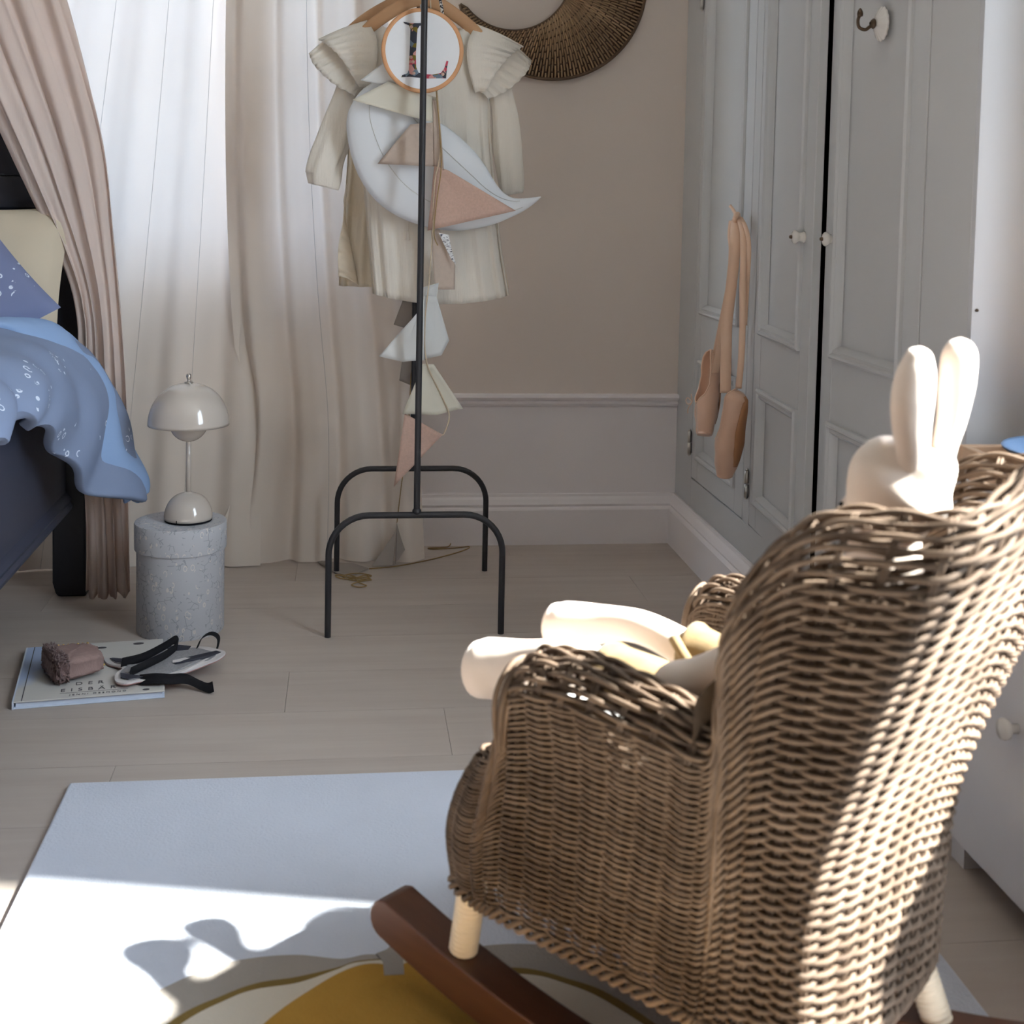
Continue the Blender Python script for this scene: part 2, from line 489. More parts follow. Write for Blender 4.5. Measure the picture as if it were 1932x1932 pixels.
# back wall with the curtained window
W1 = (-1.02, -.02, .72, 2.15)
struct('wall_back', join(box(XL - WT, W1[0], YB, YB + WT, -.14, ZC), box(W1[1], XR + WT, YB, YB + WT, -.14, ZC),
                         box(W1[0], W1[1], YB, YB + WT, -.14, W1[2]), box(W1[0], W1[1], YB, YB + WT, W1[3], ZC)), MT['wall'])
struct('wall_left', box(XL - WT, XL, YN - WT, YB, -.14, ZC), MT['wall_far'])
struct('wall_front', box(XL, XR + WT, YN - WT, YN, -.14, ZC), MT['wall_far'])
W2 = (.05, 1.300, .60, 2.40)
struct('wall_right', join(box(XR, XR + WT, YN, W2[0], -.14, ZC), box(XR, XR + WT, W2[1], YB, -.14, ZC),
                          box(XR, XR + WT, W2[0], W2[1], -.14, W2[2]), box(XR, XR + WT, W2[0], W2[1], W2[3], ZC)), MT['white'])
struct('ceiling', box(XL - WT, XR + WT, YN - WT, YB + WT, ZC, ZC + .12), MT['ceiling'])
struct('ground', box(-30, 30, -30, 30, -1.2, -1.0), MT['grass'])

def window(name, axis, lo, hi, z0, z1, pos, nm, nz):
    """casement: outer frame, mullions and panes, in a wall across axis"""
    def b(a0, a1, c0, c1, d0, d1):
        return box(a0, a1, d0, d1, c0, c1) if axis == 'y' else box(d0, d1, a0, a1, c0, c1)
    d0, d1 = pos, pos + .05; f = .05
    fr = join(b(lo, lo + f, z0, z1, d0, d1), b(hi - f, hi, z0, z1, d0, d1), b(lo, hi, z0, z0 + f, d0, d1), b(lo, hi, z1 - f, z1, d0, d1))
    w = struct(name, fr, MT['sash'])
    us = np.linspace(lo + f, hi - f, nm + 1); zs = np.linspace(z0 + f, z1 - f, nz + 1)
    for u in us[1:-1]: struct('mullion', b(u - .022, u + .022, z0 + f, z1 - f, d0, d1), MT['sash'], w)
    for z in zs[1:-1]: struct('glazing_bar', b(lo + f, hi - f, z - .012, z + .012, d0 + .01, d1 - .01), MT['sash'], w)
    for i in range(nm):
        for k in range(nz):
            struct('pane', b(us[i], us[i + 1], zs[k], zs[k + 1], pos + .022, pos + .026), MT['glass'], w)
    sill = b(lo - .04, hi + .04, z0 - .03, z0, (pos - .12) if axis == 'y' else (pos - .12), pos + .05)
    struct('window_sill', sill, MT['sash'], w)
window('window_1', 'y', W1[0], W1[1], W1[2], W1[3], YB + .10, 2, 3)
window('window_2', 'x', W2[0], W2[1], W2[2], W2[3], XR + .12, 2, 1)
portal('window_portal_back', ((W1[0] + W1[1]) / 2, YB + .19, (W1[2] + W1[3]) / 2), (math.radians(-90), 0, 0), W1[1] - W1[0], W1[3] - W1[2])
portal('window_portal_right', (XR + .20, (W2[0] + W2[1]) / 2, (W2[2] + W2[3]) / 2), (0, math.radians(90), 0), W2[3] - W2[2], W2[1] - W2[0])

# dado, chair rail and baseboards
def molding(name, prof, p0, p1, nrm, mat):
    """profile (out, z) extruded from p0 to p1, standing proud along nrm"""
    n = np.array([nrm[0], nrm[1], 0.0]); A = []
    for p in (p0, p1):
        A.append([np.array([p[0], p[1], 0]) + n * o_ + np.array([0, 0, z]) for o_, z in prof])
    V, Fc = gridmesh(np.array(A))
    k = len(prof); Fc += [tuple(range(k)), tuple(range(2 * k - 1, k - 1, -1))]
    return struct(name, (V, Fc), mat, smooth=False)
BASE = [(0, 0), (.020, 0), (.020, .088), (.018, .092), (.014, .096), (.016, .102), (.013, .108), (.010, .114), (.006, .120), (.005, .127), (0, .127)]
RAIL = [(0, .352), (.010, .352), (.014, .358), (.010, .364), (.018, .369), (.022, .374), (.020, .380), (.006, .382), (0, .382)]
struct('trim_1', box(XL, XW, YB - .004, YB - .0004, .0, .353), MT['trim'])
molding('trim_2', RAIL, (XL, YB), (XW, YB), (0, -1), MT['trim'])
molding('baseboard_back', BASE, (XL, YB - .004), (XW, YB - .004), (0, -1), MT['trim'])
molding('baseboard_right', BASE, (XW - .001, YB), (XW - .001, YW), (-1, 0), MT['trim'])
molding('baseboard_left', BASE, (XL, YN), (XL, YB), (1, 0), MT['trim'])

# ---------------------------------------------------------------- built-in wardrobe
wd = thing('built_in_wardrobe', (XW + .2, 2.5, 0), 'pale grey painted built-in wardrobe with panelled doors along the right', 'wardrobe')
ZD0, ZD1 = .20, 2.06
DOORS = [(3.125, 2.705), (2.655, 2.268), (2.262, 1.865)]        # far edge, near edge
ff = [box(XW, XW + .022, 3.129, YB, .0, ZC), box(XW, XW + .022, 2.659, 2.701, ZD0 - .003, ZD1 + .003), box(XW, XW + .022, YW, 1.861, .0, ZC),
      box(XW, XW + .022, 1.861, 3.129, .0, ZD0 - .003), box(XW, XW + .022, 1.861, 3.129, ZD1 + .003, ZC)]
V, Fc = join(*ff)
bevel(mk('face_frame', V, Fc, MT['wardrobe'], wd, smooth=False), .0012, 1)
V, Fc = box(XW, XR, YW - .012, YW, .0, ZC)
mk('side_panel', V, Fc, MT['white'], wd, smooth=False)
V, Fc = box(XR - .02, XR, YW, YB, .0, ZC)
mk('back_panel', V, Fc, MT['dark'], wd, smooth=False)
for yy in (1.78, 2.68):
    V, Fc = box(XW + .03, XR - .02, yy, yy + .015, 0.0, ZC); mk('divider', V, Fc, MT['dark'], wd, smooth=False)

def rect_sweep(y0, y1, z0, z1, prof, xf):
    """mitred moulding round a rectangle in the plane x = xf; prof = (inward, proud)"""
    A = []
    for (cy, cz, sy, sz) in ((y0, z0, 1, 1), (y1, z0, -1, 1), (y1, z1, -1, -1), (y0, z1, 1, -1)):
        A.append([(xf - pr, cy + sy * i_, cz + sz * i_) for i_, pr in prof])
    return gridmesh(np.array(A), closed_u=True)
MPROF = [(0, -.004), (0, .006), (.004, .0095), (.008, .0085), (.011, .004), (.016, .0055), (.021, .001), (.024, -.0075), (.026, -.0078)]
def door(far, near, z0=ZD0, z1=ZD1, ajar=0.0, hinge_far=True, knob_y=None, knob=True):
    xf = XW
    st, rail_l, rail_m = .058, .055, .115
    yo0, yo1 = near + .058, far - .052
    zp = [(z0 + .055, .492), (.606, z1 - .10)]
    parts = [box(xf, xf + .016, near, yo0, z0, z1), box(xf, xf + .016, yo1, far, z0, z1)]
    zz = [z0] + [q for p in zp for q in p] + [z1]
    for k in range(0, len(zz), 2): parts.append(box(xf, xf + .016, yo0, yo1, zz[k], zz[k + 1]))
    V, Fc = join(*parts)
    piv = np.array([xf, far if hinge_far else near, 0.0])
    c_, s_ = math.cos(ajar), math.sin(ajar)
    def rot(V):
        V = np.asarray(V, float) - piv
        # swing the free edge out into the room (towards -x)
        x = V[:, 0] * c_ + V[:, 1] * s_; y_ = -V[:, 0] * s_ + V[:, 1] * c_
        return np.stack([x, y_, V[:, 2]], 1) + piv
    d = mk('door', rot(V), Fc, MT['wardrobe'], wd, smooth=False); bevel(d, .0012, 1)
    for a, b_ in zp:
        V, Fc = box(xf + .0085, xf + .0145, yo0, yo1, a, b_); mk('door_panel', rot(V), Fc, MT['wardrobe'], d, smooth=False)
        V, Fc = rect_sweep(yo0 - .002, yo1 + .002, a - .002, b_ + .002, MPROF, xf); mk('panel_moulding', rot(V), Fc, MT['wardrobe'], d, smooth=True, auto=35)
    # steel knuckle hinges
    hy = far + .004 if hinge_far else near - .004
    for hz in (.285, 1.36, 1.9):
        V, Fc = join(tube([(xf - .006, hy, hz - .028), (xf - .006, hy, hz - .001)], .0048, 10), tube([(xf - .006, hy, hz + .001), (xf - .006, hy, hz + .028)], .0048, 10),
                     lathe([(0.0001, -.033), (.003, -.032), (.0042, -.028)], (xf - .006, hy, hz), 8), lathe([(.0042, .028), (.003, .032), (.0001, .033)], (xf - .006, hy, hz), 8))
        mk('hinge', rot(V), Fc, MT['steel'], d, label='small steel knuckle hinge')
    if knob:
        ky, kz = knob_y, .812
        prof = [(.0001, 0), (.0105, 0), (.0105, .003), (.0085, .006), (.0082, .011), (.0105, .0135), (.012, .016), (.0122, .0185), (.011, .0215), (.006, .0235), (.0001, .024)]
        n = 24
        V = np.array([(xf - z_, ky + r * (1 + (.05 * math.cos(8 * t) if z_ > .012 else 0)) * math.cos(t), kz + r * (1 + (.05 * math.cos(8 * t) if z_ > .012 else 0)) * math.sin(t)) for r, z_ in prof for t in np.linspace(0, 2 * math.pi, n, endpoint=False)])
        Fc = [(i * n + k, (i + 1) * n + k, (i + 1) * n + (k + 1) % n, i * n + (k + 1) % n) for i in range(len(prof) - 1) for k in range(n)]
        mk('knob', rot(V), Fc, MT['porcelain'], d, label='cream fluted porcelain knob')
        prof = [(.0001, .0290), (.0026, .0283), (.0034, .026), (.0034, .0225)]
        V = np.array([(xf - z_, ky + r * math.cos(t), kz + r * math.sin(t)) for r, z_ in prof for t in np.linspace(0, 2 * math.pi, 10, endpoint=False)])
        Fc = [(i * 10 + k, i * 10 + (k + 1) % 10, (i + 1) * 10 + (k + 1) % 10, (i + 1) * 10 + k) for i in range(len(prof) - 1) for k in range(10)]
        mk('knob_screw', rot(V), Fc, MT['bronze'], d, label='dark bronze knob screw')
    return d
d1 = door(*DOORS[0], knob_y=2.742)
d2 = door(*DOORS[1], ajar=.055, knob_y=2.318)
d3 = door(*DOORS[2], hinge_far=False, knob_y=2.213)
# porcelain coat hook on the near door
hy, hz = 2.045, 1.160
n = 64; rings = []
for r, px in ((.0265, .0), (.0275, .0025), (.026, .004), (.021, .007), (.014, .010), (.008, .012), (.004, .013)):
    rings.append([(XW + .001 - px, hy + r * (1 + .035 * math.cos(16 * t)) * math.cos(t), hz + r * (1 + .035 * math.cos(16 * t)) * math.sin(t)) for t in np.linspace(0, 2 * math.pi, n, endpoint=False)])
V, Fc = loft(rings)
mk('hook_rosette', V, Fc, MT['porcelain'], d3, label='white scalloped porcelain hook plate')
V1 = tube(cr_spline([(XW - .012, hy, hz), (XW - .020, hy, hz - .005), (XW - .028, hy, hz - .010), (XW - .038, hy, hz - .006), (XW - .040, hy, hz + .005), (XW - .037, hy, hz + .013)], 6), .0028, 8)
V2 = lathe([(.0001, -.006), (.0045, -.004), (.005, .0), (.004, .004), (.002, .0075), (.0001, .009)], (XW - .037, hy, hz + .015), 12)
V3 = (np.array([(XW - .013 - z_, hy + r * math.cos(t), hz + r * math.sin(t)) for r, z_ in ((.008, 0), (.0085, .002), (.006, .005), (.003, .007)) for t in np.linspace(0, 2 * math.pi, 14, endpoint=False)]),
      [(i * 14 + k, i * 14 + (k + 1) % 14, (i + 1) * 14 + (k + 1) % 14, (i + 1) * 14 + k) for i in range(3) for k in range(14)])
V, Fc = join(V1, V2, V3)
mk('coat_hook', V, Fc, MT['bronze'], d3, label='dark bronze curled coat hook')
V, Fc = tube([(.8445, YW - .012, .733), (.8445, YW - .0145, .733)], .0022, 8)
mk('nail_head', V, Fc, MT['bronze'], wd)

# ---------------------------------------------------------------- curtains
def curtain(name, left, right, ydepth, ztop, zbot, seed, label, folds=7, nu=150, nv=60, amp=.022, tweak=None, seams=()):
    """left/right: tables z -> x; folds run down the cloth"""
    r = np.random.default_rng(seed); ph = r.uniform(0, 6.28, 6)
    A = np.zeros((nu, nv, 3))
    for k in range(nv):
        t = k / (nv - 1); z = ztop + (zbot - ztop) * t
        x0 = smooth_interp(left, z); x1 = smooth_interp(right, z); y0 = smooth_interp(ydepth, z)
        a = amp * (.75 + .6 * t)
        for i in range(nu):
            u = i / (nu - 1)
            w = math.sin(6.283 * folds * u + ph[0] + .5 * math.sin(3 * u + ph[1])) + .25 * math.sin(6.283 * folds * 2.1 * u + ph[2] + .8 * t) + .35 * math.sin(6.283 * 1.7 * u + ph[3])
            x = x0 + (x1 - x0) * u + .006 * math.sin(6.283 * folds * u + ph[4])
            y_ = y0 + a * w + .010 * t * math.sin(9 * u + 4 * t + ph[5])
            if tweak: x, y_, z2 = tweak(u, t, x, y_, z)
            else: z2 = z
            A[i, k] = (x, y_, z2)
    V, Fc = gridmesh(A)
    o = mk(name, V, Fc, MT['curtain'], base=(float(A[nu // 2, -1, 0]), float(A[nu // 2, -1, 1]), 0.0))
    for su in seams:
        i = int(su * (nu - 1)); V, Fc = tube(A[i] + np.array([0, -.0008, 0]), .0005, 5); mk('seam', V, Fc, MT['seam'], o)
    tag(o, label, 'curtain', 'linen curtains at the back window')
    return o
ZT = 2.30
curtain('linen_curtain', [(0, -1.20), (2.4, -.655)], [(0, -.20), (1.2, -.19), (2.4, -.185)], [(0, 3.09), (.6, 3.15), (2.4, 3.19)], ZT, .004, 3,
        'sheer cream linen curtain glowing in front of the window behind the table lamp', folds=6, amp=.007, seams=(.51, .675, .82))
def flare(u, t, x, y_, z):
    k = max(0.0, (t - .78) / .22)                       # the inner corner kicks out on the floor
    e = math.exp(-(u / .10) ** 2)
    x += -.045 * e * k ** 2 + .035 * e * math.sin(math.pi * min(1, k * 1.15)) * (1 - .3 * k)
    y_ += -.05 * e * k ** 2
    return x, y_, z
curtain('linen_curtain', [(0, -.275), (.35, -.255), (.6, -.275), (2.4, -.270)], [(0, .185), (.3, .165), (.7, .125), (1.2, .085), (2.4, .07)], [(0, 3.125), (.6, 3.13), (2.4, 3.15)], ZT, .004, 11,
        'cream linen curtain panel falling to the floor behind the black clothes rack', folds=4, amp=.011, tweak=flare, seams=(.5,))
# added unseen curtain stack that shades the wardrobe side panel from the sky
A = np.zeros((90, 24, 3))
for i in range(90):
    for k in range(24):
        u = i / 89; z = 2.40 + (.60 - 2.40) * k / 23
        A[i, k] = (1.278 - .285 * u, 1.445 + .038 * math.sin(u * 6.283 * 6.5 + .2 * z) + .012 * math.sin(11 * u + 2 * z), z)
V, Fc = gridmesh(A); o = mk('linen_curtain', V, Fc, MT['shading_curtain'], base=(1.16, 1.445, .60))
solidify(o, .003); tag(o, 'thick cream curtain added out of view to shade the wardrobe side', 'curtain')
# curtain rail above the frame
cr_t = thing('curtain_rod', (-.5, 3.17, ZT), 'slim white curtain rod above the back window', 'curtain rod')
V, Fc = tube([(-1.4, 3.17, ZT + .02), (.25, 3.17, ZT + .02)], .011, 10); mk('rod', V, Fc, MT['sash'], cr_t)
for xx in (-1.35, .2):
    V, Fc = tube([(xx, 3.17, ZT + .02), (xx, YB, ZT + .02)], .007, 8); mk('bracket', V, Fc, MT['sash'], cr_t)

# blush canopy drape beside the bed ---------------------------------------------
cl = [(0.01, -.545), (.10, -.545), (.30, -.553), (.494, -.560), (.60, -.560), (.66, -.570), (.75, -.602), (.846, -.646), (1.0, -.716), (1.26, -.83), (1.7, -1.00), (2.2, -1.12)]
cg = [(0.01, -.452), (.20, -.458), (.494, -.466), (.75, -.483), (.97, -.503), (1.10, -.533), (1.26, -.577), (1.7, -.76), (2.2, -1.02)]
nu, nv = 110, 90; A = np.zeros((nu, nv, 3))
for k in range(nv):
    t = k / (nv - 1); z = 2.2 + (.012 - 2.2) * t
    x0 = smooth_interp(cl, z); x1 = smooth_interp(cg, z); wdt = x1 - x0
    for i in range(nu):
        u = i / (nu - 1)
        w = .55 * math.sin(6.283 * 4.2 * u ** 1.15 + 1.2 + .6 * math.sin(3.1 * z)) + .28 * math.sin(6.283 * 8.5 * u + 2.0 * z + .4) + .28 * math.sin(6.283 * 2.3 * u + 1.5 * z)
        flare_ = 1 + .5 * max(0, .25 - z) / .25
        hem = .014 * math.sin(6.283 * 4 * u + 1) * max(0, .12 - z) / .12
        A[i, k] = (x0 + wdt * u + .004 * math.sin(31 * u + 5 * z), 2.835 + .011 * w * flare_ + .02 * max(0, z - 1.2), z + max(0, hem))
V, Fc = gridmesh(A)
o = mk('canopy_drape', V, Fc, MT['canopy'], base=(-.5, 2.84, 0))
tag(o, 'gathered blush pink gauze canopy hanging beside the bed post', 'canopy')
solidify(o, .0012)
V, Fc = tube([(-1.07 + .05 * math.cos(a), 2.86 + .03 * math.sin(a), 2.2) for a in np.linspace(0, 6.283, 24, endpoint=False)], .006, 8, closed=True)
mk('canopy_ring', V, Fc, MT['black_metal'], o)
V, Fc = tube([(-1.07, 2.86, 2.2), (-1.07, 2.86, ZC)], .002, 6); mk('canopy_cord', V, Fc, MT['cord'], o)

# ---------------------------------------------------------------- bed
bed = thing('child_bed', (-1.08, 2.2, 0), 'slate blue child bed with panelled head end at the left edge', 'bed')
XB = -.592
V, Fc = box(XB - .028, XB, 1.15, 2.88, .225, .505); bevel(mk('side_rail', V, Fc, MT['bed'], bed, smooth=False), .003)
V, Fc = gridmesh(np.array([[(XB + o_, yy, z_) for o_, z_ in ((-.03, .192), (.012, .192), (.014, .200), (.010, .208), (.013, .216), (.006, .224), (-.002, .232))] for yy in (1.15, 2.88)]))
mk('rail_moulding', V, Fc, MT['bed'], bed, smooth=False)
def bed_post(x0, x1, y0, y1, ztop):
    rows = [(-.012, 0), (-.006, .008), (0, .03), (0, .2), (0, ztop)]
    rings = [[(x0 + (d if d < 0 else 0) * -1, y0, z), (x1, y0, z), (x1, y1, z), (x0 + (d if d < 0 else 0) * -1, y1, z)] for d, z in rows]
    V, Fc = loft(rings); return bevel(mk('post', V, Fc, MT['bedblack'], bed, smooth=False), .004)
bed_post(-.622, -.552, 2.885, 2.935, 1.03)
bed_post(-1.62, -1.55, 2.885, 2.935, 1.03)
bed_post(-.63, -.575, 1.10, 1.15, .62); bed_post(-1.62, -1.565, 1.10, 1.15, .62)
for z0, z1 in ((.30, .44), (.45, .59), (.60, .70), (.70, .829), (.829, .8985), (.8985, 1.03)):
    V, Fc = box(-1.55, -.622, 2.897, 2.922, z0, z1); bevel(mk('headboard_plank', V, Fc, MT['bedblack'], bed, smooth=False), .004)
V, Fc = box(-1.565, -.63, 1.115, 1.14, .25, .60); mk('footboard', V, Fc, MT['bed'], bed, smooth=False)
V, Fc = box(-1.62, -1.592, 1.15, 2.88, .225, .505); mk('side_rail', V, Fc, MT['bed'], bed, smooth=False)
V, Fc = box(-1.58, XB - .03, 1.15, 2.88, .25, .285); mk('bed_base', V, Fc, MT['bed'], bed, smooth=False)

def cushion(name, c, sx, sy, sz, rot, mat, label=None, cat='pillow', group=None, p=2.6, seed=0, n=26, parent=None, spin=0.0):
    """pillow: pinched corners, fat middle; rot = Euler"""
    R = Matrix.Rotation(rot[2], 3, 'Z') @ Matrix.Rotation(rot[1], 3, 'Y') @ Matrix.Rotation(rot[0], 3, 'X') @ Matrix.Rotation(spin, 3, 'Z')
    parts = []
    for sgn in (1, -1):
        A = np.zeros((n, n, 3))
        for i in range(n):
            for k in range(n):
                u = -1 + 2 * i / (n - 1); v = -1 + 2 * k / (n - 1)
                e = max(0.0, (1 - abs(u) ** p) * (1 - abs(v) ** p)) ** .5
                pin = 1 - .07 * (1 - u * u) * abs(v) ** 3
                pin2 = 1 - .07 * (1 - v * v) * abs(u) ** 3
                q = Vector((u * 2.2 + seed, v * 2.2, sgn * 1.0))
                w = 1 + .25 * mnoise.noise(q)
                A[i, k] = (u * sx * .5 * pin2, v * sy * .5 * pin, sgn * sz * .5 * e * w)
        parts.append(gridmesh(A, flip=(sgn < 0)))
    V, Fc = join(*parts)
    V = np.array([(R @ Vector(v)) for v in V]) + np.array(c)
    o = mk(name, V, Fc, mat, parent, base=None if parent is not None else tuple(c))
    if parent is None: tag(o, label, cat, group)
    return o
o = mk('mattress', *[x for x in loft([[(XB - .035 - i, 1.16 + i, z), (-1.58 + i, 1.16 + i, z), (-1.58 + i, 2.875 - i, z), (XB - .035 - i, 2.875 - i, z)] for i, z in ((.015, .287), (0, .30), (0, .42), (.02, .445))])], MT['beige'], base=(-1.08, 2.0, .287), smooth=False)
tag(o, 'beige mattress lying in the slate blue bed', 'mattress')
cushion('pillow', (-.80, 2.79, .655), .46, .40, .12, (math.radians(66), 0, 0), MT['beige'], 'large beige pillow leaning on the dark head end of the bed', seed=3)
cushion('pillow', (-.815, 2.70, .668), .38, .36, .12, (math.radians(62), 0, math.radians(-4)), MT['bluepillow'], 'dusk blue pillow with white flower print on the bed', seed=8, spin=math.radians(-50))

# duvet hanging over the bed side ------------------------------------------------
# cross sections along y: list of (x, z) from the bed middle over the edge to the hem
secs = {
    1.30: [(-1.30, .49), (-.95, .555), (-.70, .55), (-.615, .525), (-.578, .49), (-.570, .455), (-.572, .42)],
    2.00: [(-1.30, .49), (-.95, .565), (-.70, .56), (-.61, .535), (-.573, .50), (-.565, .47), (-.568, .44)],
    2.38: [(-1.30, .49), (-.95, .57), (-.72, .575), (-.615, .56), (-.568, .53), (-.553, .495), (-.560, .465)],
    2.52: [(-1.30, .49), (-.95, .57), (-.72, .585), (-.605, .57), (-.545, .52), (-.528, .45), (-.545, .385)],
    2.62: [(-1.30, .49), (-.95, .56), (-.72, .585), (-.59, .575), (-.522, .50), (-.497, .40), (-.505, .30)],
    2.70: [(-1.30, .48), (-.95, .55), (-.72, .58), (-.58, .568), (-.503, .48), (-.460, .36), (-.438, .25)],
    2.745: [(-1.30, .47), (-.95, .53), (-.72, .56), (-.58, .55), (-.500, .465), (-.452, .35), (-.422, .238)],
    2.77: [(-1.30, .46), (-.95, .51), (-.72, .535), (-.585, .53), (-.51, .455), (-.462, .35), (-.435, .245)],
}
ys = sorted(secs); C = np.array([cr_spline(np.array(secs[y_]), 8) for y_ in ys])
yy = np.linspace(ys[0], ys[-1], 90); m = C.shape[1]; A = np.zeros((len(yy), m, 3))
for i, y_ in enumerate(yy):
    for k in range(m):
        x = smooth_interp(list(zip(ys, C[:, k, 0])), y_); z = smooth_interp(list(zip(ys, C[:, k, 1])), y_)
        s = k / (m - 1)
        n1 = mnoise.noise(Vector((x * 5, y_ * 7, z * 5))) * .022 + mnoise.noise(Vector((x * 13 + 3, y_ * 16, z * 11))) * .012
        fold = .017 * math.sin(y_ * 46 + 9 * s) * max(0, s - .45) * 1.6
        A[i, k] = (x + (n1 + fold) * (.5 + s * .5), y_ - .05 * max(0, s - .7), z + n1 * (1 - s) + .3 * fold)
V, Fc = gridmesh(A)
dv = mk('duvet', V, Fc, MT['bluefloral'], base=(-.9, 2.3, .45), label=None)
tag(dv, 'grey blue duvet with white flower print spilling over the bed side', 'duvet')
solidify(dv, .022, -1); subsurf(dv, 1)
# plain pale blue reverse folded outward along the far edge
F2 = [(-.66, 2.775, .572), (-.585, 2.79, .560), (-.530, 2.79, .515), (-.492, 2.79, .455), (-.462, 2.79, .38), (-.440, 2.785, .31), (-.424, 2.78, .255), (-.432, 2.775, .232)]
F1 = [(-.70, 2.60, .600), (-.605, 2.62, .598), (-.550, 2.63, .545), (-.522, 2.64, .470), (-.503, 2.655, .40), (-.485, 2.675, .34), (-.462, 2.70, .285), (-.446, 2.725, .240)]
F1 = [(x - .03, y_ - .05, z + .006) for x, y_, z in F1[:-2]] + F1[-2:]
P1 = cr_spline(np.array(F1), 6); P2 = cr_spline(np.array(F2), 6); rows = []
for t in np.linspace(0, 1, 18):
    bul = math.sin(math.pi * t)
    q = P1 * (1 - t) + P2 * t + np.array([.030, -.015, .022]) * bul
    for j in range(len(q)):
        q[j] += .008 * mnoise.noise(Vector((q[j][0] * 18, t * 4, q[j][2] * 12)))
    rows.append(q)
V, Fc = gridmesh(np.array(rows))
o = mk('turned_back_edge', V, Fc, MT['blueplain'], dv, label='plain pale blue reverse of the duvet')
solidify(o, .02, 0); subsurf(o, 1)

# ---------------------------------------------------------------- round box, lamp
bx = thing('hat_box', (-.326, 2.662, 0), 'round grey cardboard box with leaf print standing on the floor under the lamp', 'box')
c = (-.326, 2.662, 0)
V, Fc = lathe([(.0845, 0.0), (.0855, .002), (.0855, .19), (.080, .19), (.080, .006)], c, 56); mk('box_body', V, Fc, MT['boxpaper'], bx, auto=40)
V, Fc = lathe([(.0868, .166), (.0895, .166), (.0898, .168), (.0898, .216), (.0885, .2185), (.0001, .2195)], c, 56, cap=False); mk('box_lid', V, Fc, MT['boxpaper'], bx, auto=40)

LZ = .2197; c = (-.311, 2.660, LZ)
lp = thing('table_lamp', c, 'glossy warm grey domed table lamp standing on the round box', 'lamp')
V, Fc = lathe([(.0455, 0), (.0465, .001), (.0465, .004), (.044, .0045)], c, 48); mk('base_ring', V, Fc, MT['blackfabric'], lp, label='thin black ring under the lamp base')
prof = [(.0472, .004)] + [(.0475 * math.cos(a) ** .85, .006 + .050 * math.sin(a)) for a in np.linspace(.05, 1.42, 16)] + [(.0075, .0565), (.006, .058), (.0001, .058)]
V, Fc = lathe(prof, c, 48); mk('lamp_base', V, Fc, MT['lamp'], lp)
V, Fc = lathe([(.0052, .054), (.0052, .190)], c, 20); mk('stem', V, Fc, MT['lamp'], lp)
prof = [(.0001, .158)] + [(.038 * math.sin(a), .158 + .038 * (1 - math.cos(a))) for a in np.linspace(.12, 1.5, 14)] + [(.036, .204), (.0001, .206)]
V, Fc = lathe(prof, c, 40); mk('lower_bowl', V, Fc, MT['lamp'], lp)
prof = [(.0795 * math.cos(a) ** .9, .192 + .083 * math.sin(a) ** 1.0) for a in np.linspace(0.0, 1.50, 24)]
prof = [(.0780, .193)] + prof + [(.004, .2752)]
V, Fc = lathe(prof, c, 64, cap=False); sh = mk('lamp_shade', V, Fc, MT['lamp'], lp); solidify(sh, .0014, -1)
V, Fc = lathe([(.0085, .2745), (.0085, .2765), (.003, .278), (.0028, .282), (.0045, .2845), (.0052, .2885), (.0042, .2925), (.0001, .295)], c, 20); mk('finial', V, Fc, MT['steel'], lp, label='small chrome ball finial')
V, Fc = box(c[0] - .018, c[0] - .0166, c[1] - .0455, c[1] - .040, LZ + .001, LZ + .009); mk('cable_notch', V, Fc, MT['blackfabric'], lp)

# ---------------------------------------------------------------- picture book with things lying on it
BC = np.array([-.448, 2.406, 0.0]); BR = math.radians(8.3)
bk = bpy.data.objects.new('picture_book', None); link(bk); bk.location = tuple(BC); bk.rotation_euler = (0, 0, BR)
OFF[bk.name] = np.zeros(3)
tag(bk, 'pale picture book with polar cover lying flat on the wooden floor', 'book')
hw, hd = .123, .138
V, Fc = box(-hw, hw, -hd, hd, .0, .0022); bevel(mk('back_cover', V, Fc, MT['paper'], bk, smooth=False), .0008, 1)
V, Fc = box(-hw + .004, hw - .004, -hd + .004, hd - .004, .0023, .0107); mk('page_block', V, Fc, MT['paper'], bk, smooth=False)
V, Fc = box(-hw, hw, -hd, hd, .0108, .0132); fc_ = mk('front_cover', V, Fc, MT['cover'], bk, smooth=False); bevel(fc_, .0008, 1)
V, Fc = box(-hw - .0018, -hw + .001, -hd, hd, .0, .0132); mk('spine', V, Fc, MT['paper'], bk, smooth=False)
V, Fc = box(-hw + .0125, -hw + .0140, -hd + .001, hd - .001, .0131, .0134); mk('spine_groove', V, Fc, MT['ink'], bk, smooth=False)
def text_mesh(name, body, size, x, y_, z, mat, parent, spacing=1.0, align='LEFT', sy=1.0):
    cu_ = bpy.data.curves.new(name, 'FONT'); cu_.body = body; cu_.size = size; cu_.space_character = spacing; cu_.align_x = align; cu_.extrude = .0002
    to = bpy.data.objects.new(name + '_tmp', cu_); COL.objects.link(to)
    dg = bpy.context.evaluated_depsgraph_get()
    me = bpy.data.meshes.new_from_object(to.evaluated_get(dg)); me.name = name
    bpy.data.objects.remove(to, do_unlink=True)
    me.materials.clear(); me.materials.append(mat)
    o = bpy.data.objects.new(name, me); link(o, parent); o.location = (x, y_, z); o.scale = (1, sy, 1)
    return o
text_mesh('title_lettering', 'DER', .017, -.027, -.080, .0134, MT['ink'], fc_, 1.95, sy=1.15)
text_mesh('title_lettering', 'EISB\u00c4R', .017, -.050, -.108, .0134, MT['ink'], fc_, 1.95, sy=1.15)
text_mesh('author_lettering', 'JENNI DESMOND', .0085, -.034, -.128, .0134, MT['ink'], fc_, 1.55)
